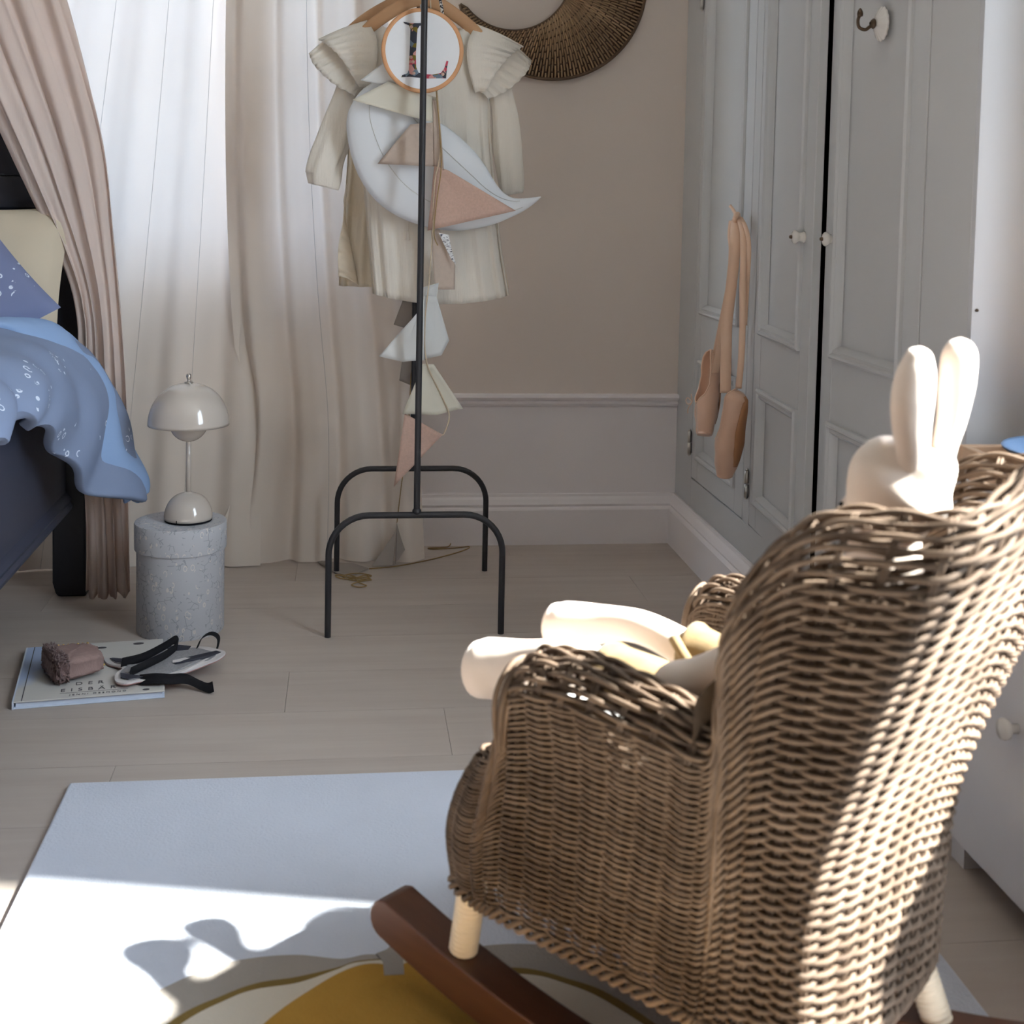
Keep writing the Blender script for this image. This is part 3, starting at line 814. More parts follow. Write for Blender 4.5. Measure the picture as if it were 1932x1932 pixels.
V, Fc = box(-.050, .062, -.1150, -.1143, .0132, .0135); mk('title_rule', V, Fc, MT['ink'], fc_, smooth=False)
def blob(cx, cy, rx, ry, z, n=18):
    return prism([(cx + rx * math.cos(t), cy + ry * math.sin(t), 0) for t in np.linspace(0, 2 * math.pi, n, endpoint=False)], (0, 0, z), (0, 0, z + .0003))
for cx, cy, rx, ry in ((-.045, .108, .010, .007), (.010, .108, .010, .005), (.078, .118, .010, .006), (.092, -.126, .006, .004)):
    V, Fc = blob(cx, cy, rx, ry, .0132); mk('printed_spot', V, Fc, MT['ink'], fc_, smooth=False)
# fleece pouch
n = 34; PC_ = np.array([-.474, 2.378, .0140]); th0 = math.radians(27)
dx = np.array([math.cos(th0), math.sin(th0), 0]); dy = np.array([-math.sin(th0), math.cos(th0), 0])
pch = thing('fleece_pouch', tuple(PC_), 'small mauve brown fleece pouch with gold trim lying on the picture book', 'pouch')
def super_blob(cx, cz, sx, sy, sz, rough, freq, seed, nu_=56, nv_=34, e1=.45, e2=.45, taper=0.0):
    A = np.zeros((nu_, nv_, 3))
    sg_ = lambda v, e: math.copysign(abs(v) ** e, v)
    for i in range(nu_):
        for k in range(nv_):
            t = 2 * math.pi * i / nu_; f = -math.pi / 2 + math.pi * k / (nv_ - 1)
            x = sx * sg_(math.cos(f), e1) * sg_(math.cos(t), e2); y_ = sy * sg_(math.cos(f), e1) * sg_(math.sin(t), e2); z = sz * sg_(math.sin(f), e1)
            kk = 1 - taper * (x / sx + 1) * .5
            q = Vector((x * freq + seed, y_ * freq, z * freq))
            r = 1 + rough * mnoise.noise(q) / min(sx, sz) + .5 * rough * mnoise.noise(q * 2.3) / min(sx, sz)
            A[i, k] = PC_ + dx * (cx + x * r) + dy * (y_ * r * kk) + np.array([0, 0, max(.0005, cz + z * r * kk)])
    return gridmesh(A, closed_u=True)
V, Fc = super_blob(.004, .024, .040, .047, .0225, .0022, 110, 5, taper=.2); mk('pouch_body', V, Fc, MT['mauve_side'], pch)
V, Fc = super_blob(-.034, .025, .013, .050, .0240, .0030, 330, 1, nu_=110, nv_=60); mk('fleece_end', V, Fc, MT['mauve'], pch)
for j, (x_, y_, z_) in enumerate([(-.026 + .0085 * q, .042 - .0005 * q, .042 - .0006 * q) for q in range(8)] + [(.042, -.030 + .012 * q, .018 + .006 * math.sin(1.3 * q)) for q in range(5)]):
    p = PC_ + dx * x_ + dy * y_ + np.array([0, 0, z_])
    V, Fc = lathe([(.0001, -.0022), (.0022, -.001), (.0024, .001), (.0001, .0026)], p, 8, cap=False); mk('gold_bead', V, Fc, MT['gold'], pch)
# animal mask with black ties
mkp = thing('animal_mask', (-.31, 2.38, .0136), 'grey and white felt animal mask with black ties beside the fleece pouch', 'mask')
mout = [(-.435, 2.446), (-.408, 2.428), (-.385, 2.418), (-.355, 2.442), (-.335, 2.468), (-.305, 2.480), (-.285, 2.468), (-.262, 2.462), (-.238, 2.440), (-.214, 2.404), (-.224, 2.385), (-.250, 2.372), (-.290, 2.345), (-.322, 2.318), (-.350, 2.312), (-.372, 2.300), (-.392, 2.312), (-.400, 2.350), (-.392, 2.375), (-.405, 2.395), (-.425, 2.415)]
mout = [tuple(p) for p in cr_spline(np.array(mout), 4, closed=True)]
def mz(x, y_):
    return .0185 + .020 * max(0, (x + .40) / .19) * max(0, min(1, (y_ - 2.30) / .10)) + .004 * math.sin(30 * x)
def flat_poly(pts, h0, h1): return prism([(x, y_, mz(x, y_)) for x, y_ in pts], (0, 0, h0), (0, 0, h1))
def shrink(pts, f):
    c_ = np.mean(pts, axis=0); return [tuple(c_ + (np.array(p) - c_) * f) for p in pts]
V, Fc = flat_poly(mout, -.0035, -.0018); mk('mask_lining', V, Fc, MT['maskred'], mkp, smooth=False)
V, Fc = flat_poly(mout, -.0018, .0010); mk('mask_edge', V, Fc, MT['maskwhite'], mkp, smooth=False)
V, Fc = flat_poly(shrink(mout, .86), .0010, .0024); mk('mask_face', V, Fc, MT['maskgrey'], mkp, smooth=False)
for pts in ([(-.424, 2.434), (-.398, 2.420), (-.372, 2.398), (-.392, 2.396), (-.410, 2.412)], [(-.330, 2.455), (-.310, 2.472), (-.282, 2.462), (-.285, 2.445), (-.305, 2.440)],
            [(-.300, 2.392), (-.270, 2.408), (-.232, 2.416), (-.222, 2.402), (-.255, 2.388), (-.300, 2.378)], [(-.390, 2.345), (-.365, 2.330), (-.345, 2.322), (-.372, 2.312), (-.386, 2.322)]):
    V, Fc = flat_poly(pts, .0024, .0036); mk('dark_patch', V, Fc, MT['maskdark'], mkp, smooth=False)
V, Fc = flat_poly([(-.306, 2.389), (-.285, 2.399), (-.272, 2.396), (-.290, 2.384), (-.305, 2.380)], .0036, .0040); mk('eye_rim', V, Fc, MT['maskwhite'], mkp, smooth=False)
def ribbon(name, path, wdir, w, mat, parent, t=.0012, label=None, taper=None):
    P = cr_spline(np.array(path), 8); wd_ = np.array(wdir, float); wd_ /= np.linalg.norm(wd_)
    ww = np.full(len(P), w * .5) if taper is None else np.interp(np.linspace(0, 1, len(P)), [a for a, _ in taper], [b_ * .5 for _, b_ in taper])
    A = np.array([P - wd_ * ww[:, None], P, P + wd_ * ww[:, None]])
    V, Fc = gridmesh(A)
    o = mk(name, V, Fc, mat, parent, label=label); solidify(o, t); return o
ribbon('tie_ribbon', [(-.395, 2.385, .030), (-.36, 2.392, .036), (-.325, 2.405, .050), (-.305, 2.412, .060), (-.300, 2.405, .052), (-.318, 2.385, .042), (-.345, 2.355, .037), (-.372, 2.335, .030)], (.1, .5, .9), .016, MT['blackfabric'], mkp)
ribbon('tie_ribbon', [(-.352, 2.318, .022), (-.325, 2.312, .026), (-.300, 2.318, .022), (-.275, 2.328, .018), (-.250, 2.318, .010), (-.235, 2.308, .008), (-.226, 2.304, .012)], (-.2, .8, .5), .022, MT['blackfabric'], mkp)
ribbon('tie_ribbon', [(-.270, 2.452, .030), (-.262, 2.462, .046), (-.246, 2.468, .052), (-.232, 2.462, .044), (-.236, 2.446, .022), (-.246, 2.436, .010)], (.2, .9, .1), .014, MT['blackfabric'], mkp)

# ---------------------------------------------------------------- rug
RX0, RX1, RY0, RY1 = -.395, .690, .05, 1.940
rg = thing('wool_rug', (.3, 1.0, 0), 'pale grey wool rug with a mustard fruit design under the rocking chair', 'rug')
V, Fc = box(RX0, RX1, RY0, RY1, .0006, .0105)
o = mk('rug_pile', V, Fc, MT['rug'], rg, smooth=False); bevel(o, .004, 3)
def rug_shape(name, pts, z, mat, n=10, smoothpts=True):
    P = cr_spline(np.array(pts), n, closed=True) if smoothpts else np.array(pts)
    V, Fc = prism([(p[0], p[1], 0) for p in P], (0, 0, .009), (0, 0, z)); return mk(name, V, Fc, mat, rg, smooth=False)
# grey outline band, olive seam, cream field and mustard body, mirrored about the stalk
AX = .060
def mir(pts): return pts + [(2 * AX - x, y_) for x, y_ in reversed(pts)]
rug_shape('grey_band', mir([(AX + .006, 1.452), (.030, 1.458), (.000, 1.452), (-.049, 1.464), (-.100, 1.462), (-.145, 1.447), (-.200, 1.405), (-.262, 1.350), (-.330, 1.24), (-.365, 1.10), (-.36, .93), (-.30, .75), (-.18, .60), (.0, .54)]), .0118, MT['rug_grey'])
rug_shape('olive_seam', mir([(AX + .004, 1.447), (.020, 1.445), (-.004, 1.434), (-.048, 1.420), (-.088, 1.413), (-.125, 1.393), (-.176, 1.350), (-.245, 1.23), (-.275, 1.10), (-.27, .95), (-.22, .80), (-.13, .68), (.0, .62)]), .0125, MT['rug_olive'])
rug_shape('cream_field', mir([(AX + .004, 1.444), (.018, 1.441), (-.006, 1.428), (-.046, 1.408), (-.090, 1.400), (-.120, 1.384), (-.166, 1.342), (-.235, 1.23), (-.263, 1.10), (-.258, .95), (-.21, .81), (-.12, .69), (.0, .63)]), .0131, MT['rug_cream'])
rug_shape('mustard_body', mir([(AX + .004, 1.424), (.040, 1.436), (.012, 1.430), (-.024, 1.401), (-.078, 1.338), (-.135, 1.23), (-.150, 1.10), (-.14, .96), (-.10, .84), (-.04, .76), (.02, .74)]), .0137, MT['rug_mustard'])
rug_shape('stalk', [(.048, 1.412), (.070, 1.412), (.070, 1.452), (.078, 1.466), (.084, 1.505), (.068, 1.512), (.062, 1.478), (.052, 1.462), (.040, 1.455), (.047, 1.440)], .0142, MT['rug_grey'], smoothpts=False)

# ---------------------------------------------------------------- clothes rack
RKX, YF, YR = .1425, 2.588, 3.037
rk = thing('clothes_rack', (RKX, (YF + YR) / 2, 0), 'black metal child clothes rack with arched feet', 'clothes rack')
ZA, RR, ZBAR = .243, .0064, 1.345
def arch(y_, cx):
    hw_, cr_r = .172, .078
    P = [(cx - hw_, y_, 0.0), (cx - hw_, y_, ZA - cr_r)]
    P += [(cx - hw_ + cr_r - cr_r * math.cos(a), y_, ZA - cr_r + cr_r * math.sin(a)) for a in np.linspace(.12, math.pi / 2, 10)]
    P += [(cx + hw_ - cr_r + cr_r * math.sin(a), y_, ZA - cr_r + cr_r * math.cos(a)) for a in np.linspace(0, math.pi / 2 - .12, 10)]
    P += [(cx + hw_, y_, ZA - cr_r), (cx + hw_, y_, 0.0)]
    V, Fc = tube(P, RR, 14); a_ = mk('arched_foot', V, Fc, MT['black_metal'], rk, auto=60)
    V, Fc = lathe([(.0066, -.002), (.009, .002), (.0088, .006), (.0066, .009)], (cx, y_, ZA + .004), 14, cap=False); mk('weld', V, Fc, MT['black_metal'], a_)
    V, Fc = tube([(cx, y_, ZA), (cx, y_, ZBAR)], .0064, 14); mk('upright', V, Fc, MT['black_metal'], rk, auto=60)
arch(YF, .1395); arch(YR, .1525)
V, Fc = tube([(.1395, YF, ZBAR), (.1525, YR, ZBAR)], .0064, 14); mk('top_bar', V, Fc, MT['black_metal'], rk, auto=60)

def hanger(name, y_, cx, zc, label, sag=0.0, half=.135, tilt=0.0):
    t = thing(name, (cx, y_, zc), label, 'hanger', 'wooden hangers on the clothes rack')
    P = cr_spline(np.array([(cx - half, y_ + tilt, zc - .075), (cx - half * .6, y_ + tilt * .5, zc - .030), (cx - .03, y_, zc + .002), (cx, y_, zc + .008), (cx + .03, y_, zc + .002), (cx + half * .6, y_ - tilt * .5, zc - .030), (cx + half, y_ - tilt, zc - .075)]), 8)
    r = np.interp(np.linspace(0, 1, len(P)), [0, .1, .5, .9, 1], [.009, .013, .015, .013, .009])
    V, Fc = tube(P, .0055, 14, ry=r); mk('hanger_arm', V, Fc, MT['hangerwood'], t)
    a = ZBAR - zc
    hk = [(cx, y_, zc + .015), (cx, y_, zc + a - .030)] + [(cx - .012 + .012 * math.cos(q), y_, ZBAR + .0095 + .0 + (.012 * math.sin(q)) - .008) for q in ()]
    P = [(cx, y_, zc + .012), (cx, y_, ZBAR - .022), (cx + .008, y_, ZBAR - .012), (cx + .0105, y_, ZBAR), (cx + .006, y_, ZBAR + .0085), (cx, y_, ZBAR + .0105), (cx - .008, y_, ZBAR + .006), (cx - .0105, y_, ZBAR - .002)]
    V, Fc = tube(cr_spline(np.array(P), 5), .0016, 8); mk('hanger_hook', V, Fc, MT['steel'], t)
    return t
hanger('clothes_hanger', 2.765, .146, 1.268, 'wooden hanger inside the ruffled ivory dress, nearer of the two')
hanger('clothes_hanger', 2.850, .135, 1.284, 'wooden hanger sticking out behind the ruffled dress, further back', half=.150, tilt=.01)

# ---------------------------------------------------------------- dresses
def body_loft(prof, y0, ztopf, seed, pleats=15, n=120, hem=0.0):
    """prof: rows (z, x_left, x_right, half_depth, pleat)"""
    rings = []
    zs = [p[0] for p in prof]
    N = 46
    for j in range(N):
        z = zs[0] + (zs[-1] - zs[0]) * j / (N - 1)
        tab = list(reversed(prof))
        xl = smooth_interp([(p[0], p[1]) for p in tab], z); xr = smooth_interp([(p[0], p[2]) for p in tab], z)
        dp = smooth_interp([(p[0], p[3]) for p in tab], z); pl = smooth_interp([(p[0], p[4]) for p in tab], z)
        f = j / (N - 1); ring = []
        for i in range(n):
            t = 2 * math.pi * i / n
            cx, sx = math.cos(t), math.sin(t)
            wv = math.sin(pleats * t + seed + 1.3 * math.sin(2 * t)) + .5 * math.sin(pleats * 2.3 * t + 2 * seed + 1.5 * f)
            r = 1 + pl * .25 * wv
            x = (xl + xr) / 2 + (xr - xl) / 2 * (np.sign(cx) * abs(cx) ** .85)
            y_ = y0 + dp * sx * r + .5 * pl * .06 * wv
            zz = z + ztopf(x, sx) * (1 - f) ** 3 + hem * (1 - ((x - (xl + xr) / 2) / ((xr - xl) / 2)) ** 2) * f ** 6 * -1
            ring.append((x, y_, zz))
        rings.append(ring)
    return loft(rings, cap=False)
dr = thing('ruffled_dress', (.17, 2.77, .66), 'ivory gauze dress with ruffled shoulders hanging at the front of the rack', 'dress', 'dresses on the clothes rack')
prof = [(1.222, .042, .252, .018, .03), (1.17, .030, .268, .030, .05), (1.10, .022, .285, .036, .10), (1.0, .020, .292, .038, .16), (.90, .028, .302, .042, .20), (.80, .038, .314, .046, .22), (.72, .046, .327, .050, .24), (.668, .051, .337, .052, .25)]
V, Fc = body_loft(prof, 2.775, lambda x, s: -.065 * math.exp(-((x - .147) / .062) ** 4) * (1.0 if s < 0 else .35), 1.0, hem=.017)
o = mk('dress_body', V, Fc, MT['dress'], dr); solidify(o, .0012)
def sleeve(name, path, rx, parent, mat, seed):
    P = cr_spline(np.array(path), 6); r = np.interp(np.linspace(0, 1, len(P)), [a for a, _ in rx], [b_ for _, b_ in rx])
    T, Nn, Bn = frames(P); rings = []
    for i in range(len(P)):
        ring = []
        for k in range(36):
            t = 2 * math.pi * k / 36
            w = 1 + .07 * math.sin(7 * t + seed + i * .1) + .05 * math.sin(3 * t + i * .35)
            ring.append(P[i] + np.array([1, 0, 0]) * r[i] * w * math.cos(t) * .98 + np.array([0, 1, 0]) * r[i] * .62 * w * math.sin(t) - np.array([0, 0, 1]) * (.0 if i < len(P) - 5 else .22 * r[i] * (-math.cos(t)) * (1 if path[-1][0] > .1 else -1)) )
        rings.append(ring)
    V, Fc = loft(rings, cap=False); o = mk(name, V, Fc, mat, parent); solidify(o, .0012); return o
sleeve('sleeve', [(.010, 2.775, 1.130), (-.012, 2.770, 1.06), (-.035, 2.765, .98), (-.052, 2.762, .925), (-.054, 2.765, .888)], [(0, .026), (.25, .030), (.55, .037), (.8, .037), (1, .029)], dr, MT['dress'], 1)
sleeve('sleeve', [(.300, 2.775, 1.130), (.318, 2.772, 1.06), (.328, 2.77, .99), (.334, 2.768, .93), (.340, 2.77, .880)], [(0, .024), (.25, .026), (.55, .030), (.8, .027), (1, .022)], dr, MT['dress'], 4)
def ruffle(name, inner, outer, dy_, parent, mat, seed, waves=8):
    Pi = cr_spline(np.array(inner), 12); Po = cr_spline(np.array(outer), 12); rows = []
    n = len(Pi); s = np.linspace(0, 1, n)
    for t in np.linspace(0, 1, 9):
        q = Pi * (1 - t) + Po * t
        q[:, 1] += dy_ * t + t * .0035 * np.sin(6.283 * waves * s + seed) + .003 * t * np.sin(6.283 * waves * 2.3 * s + seed * 2)
        q[:, 2] += t * .0012 * np.sin(6.283 * waves * s + seed + 1) + .003 * math.sin(math.pi * t)
        rows.append(q)
    V, Fc = gridmesh(np.array(rows)); o = mk(name, V, Fc, mat, parent); solidify(o, .0012); return o
for sg, nm in ((1, 0), (-1, 1)):
    X = (lambda x: x) if sg > 0 else (lambda x: .290 - x)
    ruffle('shoulder_ruffle', [(X(.032), 2.772, 1.231), (X(.052), 2.742, 1.19), (X(.052), 2.730, 1.14), (X(.036), 2.732, 1.085)], [(X(-.067), 2.770, 1.188), (X(-.042), 2.745, 1.170), (X(-.012), 2.728, 1.137), (X(.016), 2.726, 1.089)], -.004, dr, MT['dress'], 1 + nm)
    ruffle('shoulder_ruffle', [(X(-.030), 2.786, 1.205), (X(.000), 2.764, 1.165), (X(.020), 2.752, 1.13), (X(.028), 2.742, 1.092)], [(X(-.086), 2.776, 1.160), (X(-.073), 2.760, 1.133), (X(-.035), 2.744, 1.097), (X(.008), 2.736, 1.074)], -.002, dr, MT['dress'], 3 + nm)
# drawstring with a small tassel at the neckline
V, Fc = tube(cr_spline(np.array([(.132, 2.728, .90), (.118, 2.724, .86), (.121, 2.722, .83), (.120, 2.722, .80)]), 6), .0014, 6); mk('drawstring', V, Fc, MT['dress'], dr)
V, Fc = lathe([(.001, .004), (.003, .001), (.0035, -.006), (.0045, -.016)], (.120, 2.722, .798), 10); mk('tassel', V, Fc, MT['dress'], dr)

d2_ = thing('plain_dress', (.15, 2.86, .67), 'pale oat gauze dress hanging behind the ruffled dress', 'dress', 'dresses on the clothes rack')
prof = [(1.235, .035, .235, .016, .03), (1.17, .010, .270, .026, .05), (1.05, .000, .300, .032, .12), (.92, -.006, .312, .036, .2), (.80, -.014, .325, .040, .25), (.70, -.020, .345, .044, .28), (.676, -.020, .350, .045, .28)]
V, Fc = body_loft(prof, 2.885, lambda x, s: -.05 * math.exp(-((x - .14) / .06) ** 4), 2.7, pleats=13, hem=0.0)
o = mk('dress_body', V, Fc, MT['dress_back'], d2_); solidify(o, .0012)
ruffle('dress_side_panel', [(-.012, 2.85, .86), (-.004, 2.845, .80), (.010, 2.842, .74), (.022, 2.842, .680)], [(-.004, 2.84, .90), (-.012, 2.828, .82), (-.022, 2.824, .76), (-.021, 2.826, .700)], 0, d2_, MT['dress_back'], 2, 4)

# ---------------------------------------------------------------- embroidery hoop with the letter L
hp = thing('embroidery_hoop', (.1395, 2.632, 1.158), 'round wooden embroidery hoop with a flowered letter L hanging on the rack', 'embroidery')
hc = np.array((.1395, 2.632, 1.158))
P = [(hc[0] + .0765 * math.cos(a), hc[1], hc[2] + .0790 * math.sin(a)) for a in np.linspace(0, 6.2832, 72, endpoint=False)]
V, Fc = tube(P, .0024, 8, closed=True, ry=.0045); mk('hoop_ring', V, Fc, MT['hoopwood'], hp)
V, Fc = prism([(hc[0] + .0745 * math.cos(a), hc[1], hc[2] + .0770 * math.sin(a)) for a in np.linspace(0, 6.2832, 72, endpoint=False)], (0, -.001, 0), (0, .001, 0)); mk('stretched_cloth', V, Fc, MT['fabric_white'], hp, smooth=False)
Lp = [(.1010, 1.2120), (.1040, 1.2085), (.1120, 1.2060), (.1150, 1.1990), (.1145, 1.165), (.1135, 1.135), (.1130, 1.120), (.1105, 1.1125), (.1000, 1.1085), (.0985, 1.1045), (.1150, 1.1060), (.1500, 1.1035), (.1760, 1.1050), (.1865, 1.1050), (.1880, 1.1250), (.1905, 1.1385), (.1870, 1.1395), (.1825, 1.1240), (.1760, 1.1150), (.1600, 1.1115), (.1390, 1.1120), (.1320, 1.1150), (.1275, 1.1250), (.1265, 1.150), (.1280, 1.185), (.1290, 1.199), (.1330, 1.2055), (.1420, 1.2080), (.1430, 1.2115), (.1300, 1.2105), (.1150, 1.2105)]
V, Fc = prism([(x, 2.632, z) for x, z in Lp], (0, -.0024, 0), (0, -.001, 0)); mk('letter_L', V, Fc, MT['stitch'], hp, smooth=False, label='letter L embroidered in dark thread and flowers')
for k, (x, z) in enumerate(((.117, 1.203), (.117, 1.144), (.121, 1.135), (.123, 1.113), (.180, 1.113))):
    V, Fc = lathe([(.0001, -.0012), (.0038, -.001), (.0030, .0008), (.0001, .0012)], (0, 0, 0), 10, cap=False)
    V = np.array([(x + v[0], 2.6296 - v[2], z + v[1]) for v in V]); mk('stitched_rose', V, Fc, MT['f_salmon'], hp)
V, Fc = box(.1335, .1455, 2.627, 2.637, 1.238, 1.247); mk('hoop_clamp', V, Fc, MT['steel'], hp, smooth=False)
V, Fc = tube([(.1395, 2.632, 1.247), (.138, 2.622, 1.30), (.1395, 2.612, ZBAR + .007), (.141, 2.600, 1.30), (.1395, 2.632, 1.247)], .001, 6); mk('hanging_loop', V, Fc, MT['cord'], hp)
# plaited black and white cord
V, Fc = tube(cr_spline(np.array([(.176, 2.66, ZBAR - .01), (.173, 2.652, 1.27), (.178, 2.648, 1.235), (.172, 2.650, 1.20)]), 8), .0032, 8)
o = mk('plaited_cord', V, Fc, prin('black and white plait', srgb(220, 214, 206), .9, extra=lambda nt, c: mixcol(nt, step(nt, noise_tex(nt, coords(nt), 260, 1), .5, .52), c, srgb(50, 46, 48))), base=(.174, 2.65, 1.20))
tag(o, 'black and white plaited cord hanging beside the embroidery hoop', 'cord')

# ---------------------------------------------------------------- white satin moon cushion
outer = [(.058, 1.108), (.018, 1.078), (-.006, 1.030), (-.003, .975), (.016, .915), (.050, .865), (.095, .832), (.150, .812), (.215, .803), (.285, .815), (.340, .838), (.372, .858), (.391, .875)]
inner = [(.060, 1.106), (.100, 1.078), (.140, 1.050), (.172, 1.027), (.200, 1.010), (.228, .988), (.252, .965), (.272, .940), (.290, .912), (.308, .888), (.332, .873), (.362, .873), (.390, .877)]
Po = cr_spline(np.array([(x, 0, z) for x, z in outer]), 5); Pi = cr_spline(np.array([(x, 0, z) for x, z in inner]), 5)
mp_ = thing('moon_cushion', (.18, 2.70, .80), 'white satin crescent moon cushion hanging in front of the dress', 'cushion')
rings = []
for i in range(len(Po)):
    a, b_ = Po[i], Pi[i]; wdt = np.linalg.norm(b_ - a); ring = []
    for k in range(28):
        t = 2 * math.pi * k / 28; u = .5 - .5 * math.cos(t)
        th_ = .028 * min(1, (wdt / .14) ** .7) * np.sign(math.sin(t)) * abs(math.sin(t)) ** .75
        p = a * (1 - u) + b_ * u; ring.append((p[0], 2.700 - th_, p[2]))
    rings.append(ring)
V, Fc = loft(rings); mk('moon_body', V, Fc, MT['satin_white'], mp_)
for f0, nm in ((.80, 'piping'), (.30, 'piping')):
    P = []
    for i in range(8, len(Po) - 8):
        a, b_ = Po[i], Pi[i]; wdt = np.linalg.norm(b_ - a); p = a * (1 - f0) + b_ * f0
        s_ = 2 * math.sqrt(f0 * (1 - f0)); P.append((p[0], 2.700 - .028 * min(1, (wdt / .14) ** .7) * s_ ** .75 - .0004, p[2]))
    V, Fc = tube(P, .0009, 6); mk(nm, V, Fc, MT['piping'], mp_)
V, Fc = tube([(.13, 2.70, 1.055), (.145, 2.70, 1.2), (.1427, 2.70, ZBAR + .007)], .001, 6); mk('hanging_thread', V, Fc, MT['cord'], mp_)

# ---------------------------------------------------------------- linen bunting hanging down the rack
bn = thing('linen_bunting', (.16, 2.645, .28), 'bunting of white, cream, taupe and salmon linen flags trailing down the rack', 'bunting')
def flag(pts, ys_, mat, parent, th=.0012, label=None, sub=6, sag=.004):
    """pts = outline (x, z), ys_ = depth at each corner; softly cupped cloth polygon with thickness"""
    P = [np.array((p[0], y_, p[1])) for p, y_ in zip(pts, ys_)]
    c_ = np.mean(P, axis=0); n = len(P); rows = []
    edge = []
    for i in range(n):
        for k in range(sub): edge.append(P[i] * (1 - k / sub) + P[(i + 1) % n] * (k / sub))
    edge = np.array(edge); V = []; rings = np.linspace(1, .12, 6)
    for f in rings:
        q = c_ + (edge - c_) * f; q[:, 1] += sag * np.sin(q[:, 0] * 60 + q[:, 2] * 45) * (.4 + .6 * f); V.append(q)
    m_ = len(edge); Fc = []
    for a in range(len(rings) - 1):
        for k in range(m_): Fc.append((a * m_ + k, a * m_ + (k + 1) % m_, (a + 1) * m_ + (k + 1) % m_, (a + 1) * m_ + k))
    Fc.append(tuple((len(rings) - 1) * m_ + k for k in range(m_)))
    o = mk('pennant', np.concatenate(V), Fc, mat, parent, label=label); solidify(o, th); return o
flag([(.019, 1.099), (.067, 1.136), (.105, 1.118), (.085, 1.088)], (2.662, 2.650, 2.648, 2.655), MT['f_white'], bn, label='white linen pennant')
flag([(.003, 1.059), (.073, 1.097), (.171, 1.068), (.172, 1.016)], (2.655, 2.648, 2.645, 2.645), MT['f_cream'], bn, label='cream linen pennant')
flag([(.055, .935), (.119, 1.014), (.165, 1.019), (.170, .932)], (2.655, 2.650, 2.645, 2.650), MT['f_taupe'], bn, label='taupe linen pennant')
flag([(.161, 1.065), (.173, 1.060), (.186, .925), (.168, .925)], (2.642, 2.640, 2.642, 2.648), MT['f_taupe'], bn, label='narrow folded taupe pennant')
flag([(.156, .804), (.167, .933), (.194, .925), (.333, .847)], (2.648, 2.645, 2.642, 2.650), MT['f_salmon'], bn, label='salmon woven pennant', sag=.003)
flag([(.163, .806), (.180, .806), (.214, .735), (.213, .686), (.173, .686)], (2.660, 2.660, 2.665, 2.662, 2.655), MT['f_taupe'], bn, label='hanging taupe pennant')
flag([(.062, .551), (.140, .643), (.151, .674), (.152, .544), (.110, .541)], (2.650, 2.640, 2.640, 2.640, 2.645), MT['f_white'], bn, label='white pennant sticking out to the left')
flag([(.150, .674), (.176, .672), (.204, .582), (.188, .553), (.152, .545)], (2.645, 2.650, 2.665, 2.660, 2.650), MT['f_white'], bn, label='white pennant folded to the right')
flag([(.148, .690), (.163, .694), (.180, .700), (.176, .663), (.146, .663)], (2.652, 2.652, 2.656, 2.654, 2.652), MT['f_white'], bn)
flag([(.111, .434), (.150, .536), (.172, .536), (.235, .442), (.180, .433)], (2.650, 2.645, 2.645, 2.668, 2.650), MT['f_cream'], bn, label='cream pennant spreading below the dress')
flag([(.116, .434), (.193, .392), (.096, .284)], (2.656, 2.652, 2.660), MT['f_salmon'], bn, label='salmon pennant at the lower end', sag=.003)
P = cr_spline(np.array([(.150, 2.660, ZBAR + .008), (.158, 2.648, 1.20), (.172, 2.641, 1.06), (.178, 2.638, .96), (.168, 2.640, .90), (.166, 2.648, .80), (.160, 2.646, .70), (.153, 2.640, .62), (.158, 2.645, .54), (.190, 2.655, .47), (.206, 2.655, .43), (.196, 2.652, .395), (.190, 2.652, .392)]), 8)
V, Fc = tube(P, .0015, 6); mk('bunting_tape', V, Fc, MT['cord'], bn)
V, Fc = tube(cr_spline(np.array([(.168, 2.636, 1.08), (.176, 2.634, 1.0), (.180, 2.634, .93), (.172, 2.638, .86), (.168, 2.640, .80), (.176, 2.640, .775)]), 8), .0012, 6); mk('bunting_string', V, Fc, MT['twine'], bn)
# printed cloth label hanging from the moon
V, Fc = prism([(.178, 2.650, .800), (.198, 2.648, .796), (.205, 2.648, .765), (.214, 2.650, .738), (.206, 2.652, .745), (.190, 2.652, .775)], (0, -.0004, 0), (0, .0004, 0))
o = mk('care_tag', V, Fc, MT['tagpaper'], mp_, smooth=False, label='white printed cloth tag')

# ---------------------------------------------------------------- grey felt garland behind and on the floor
gg = thing('felt_garland', (.05, 3.05, 0), 'grey felt garland on gold twine trailing to the floor behind the rack', 'garland')
flag([(.105, .575), (.128, .642), (.155, .655), (.156, .560)], (3.06, 3.05, 3.05, 3.06), MT['f_grey'], gg)
flag([(.120, .445), (.128, .520), (.158, .540), (.157, .430)], (3.06, 3.05, 3.05, 3.06), MT['f_grey'], gg)
def flag3(P, mat, parent, th=.0018):
    V, Fc = [], []
    P = [np.array(p, float) for p in P]; o = mk('pennant', P, [tuple(range(len(P)))], mat, parent, smooth=False); solidify(o, th); return o
flag3([(.121, 3.11, .095), (.120, 3.085, .088), (.062, 3.075, .004), (.110, 3.06, .010)], MT['f_grey'], gg)
flag3([(.121, 3.11, .096), (.155, 3.125, .052), (.118, 3.07, .010), (.120, 3.085, .088)], MT['f_grey'], gg)
flag3([(-.070, 3.130, .004), (-.015, 3.10, .006), (.020, 3.095, .005), (.054, 3.055, .004), (.010, 2.99, .004), (-.025, 3.03, .004)], MT['f_grey'], gg)
def twine(pts, r=.0014, loops=None):
    V, Fc = tube(cr_spline(np.array(pts), 8), r, 6); mk('twine', V, Fc, MT['twine'], gg)
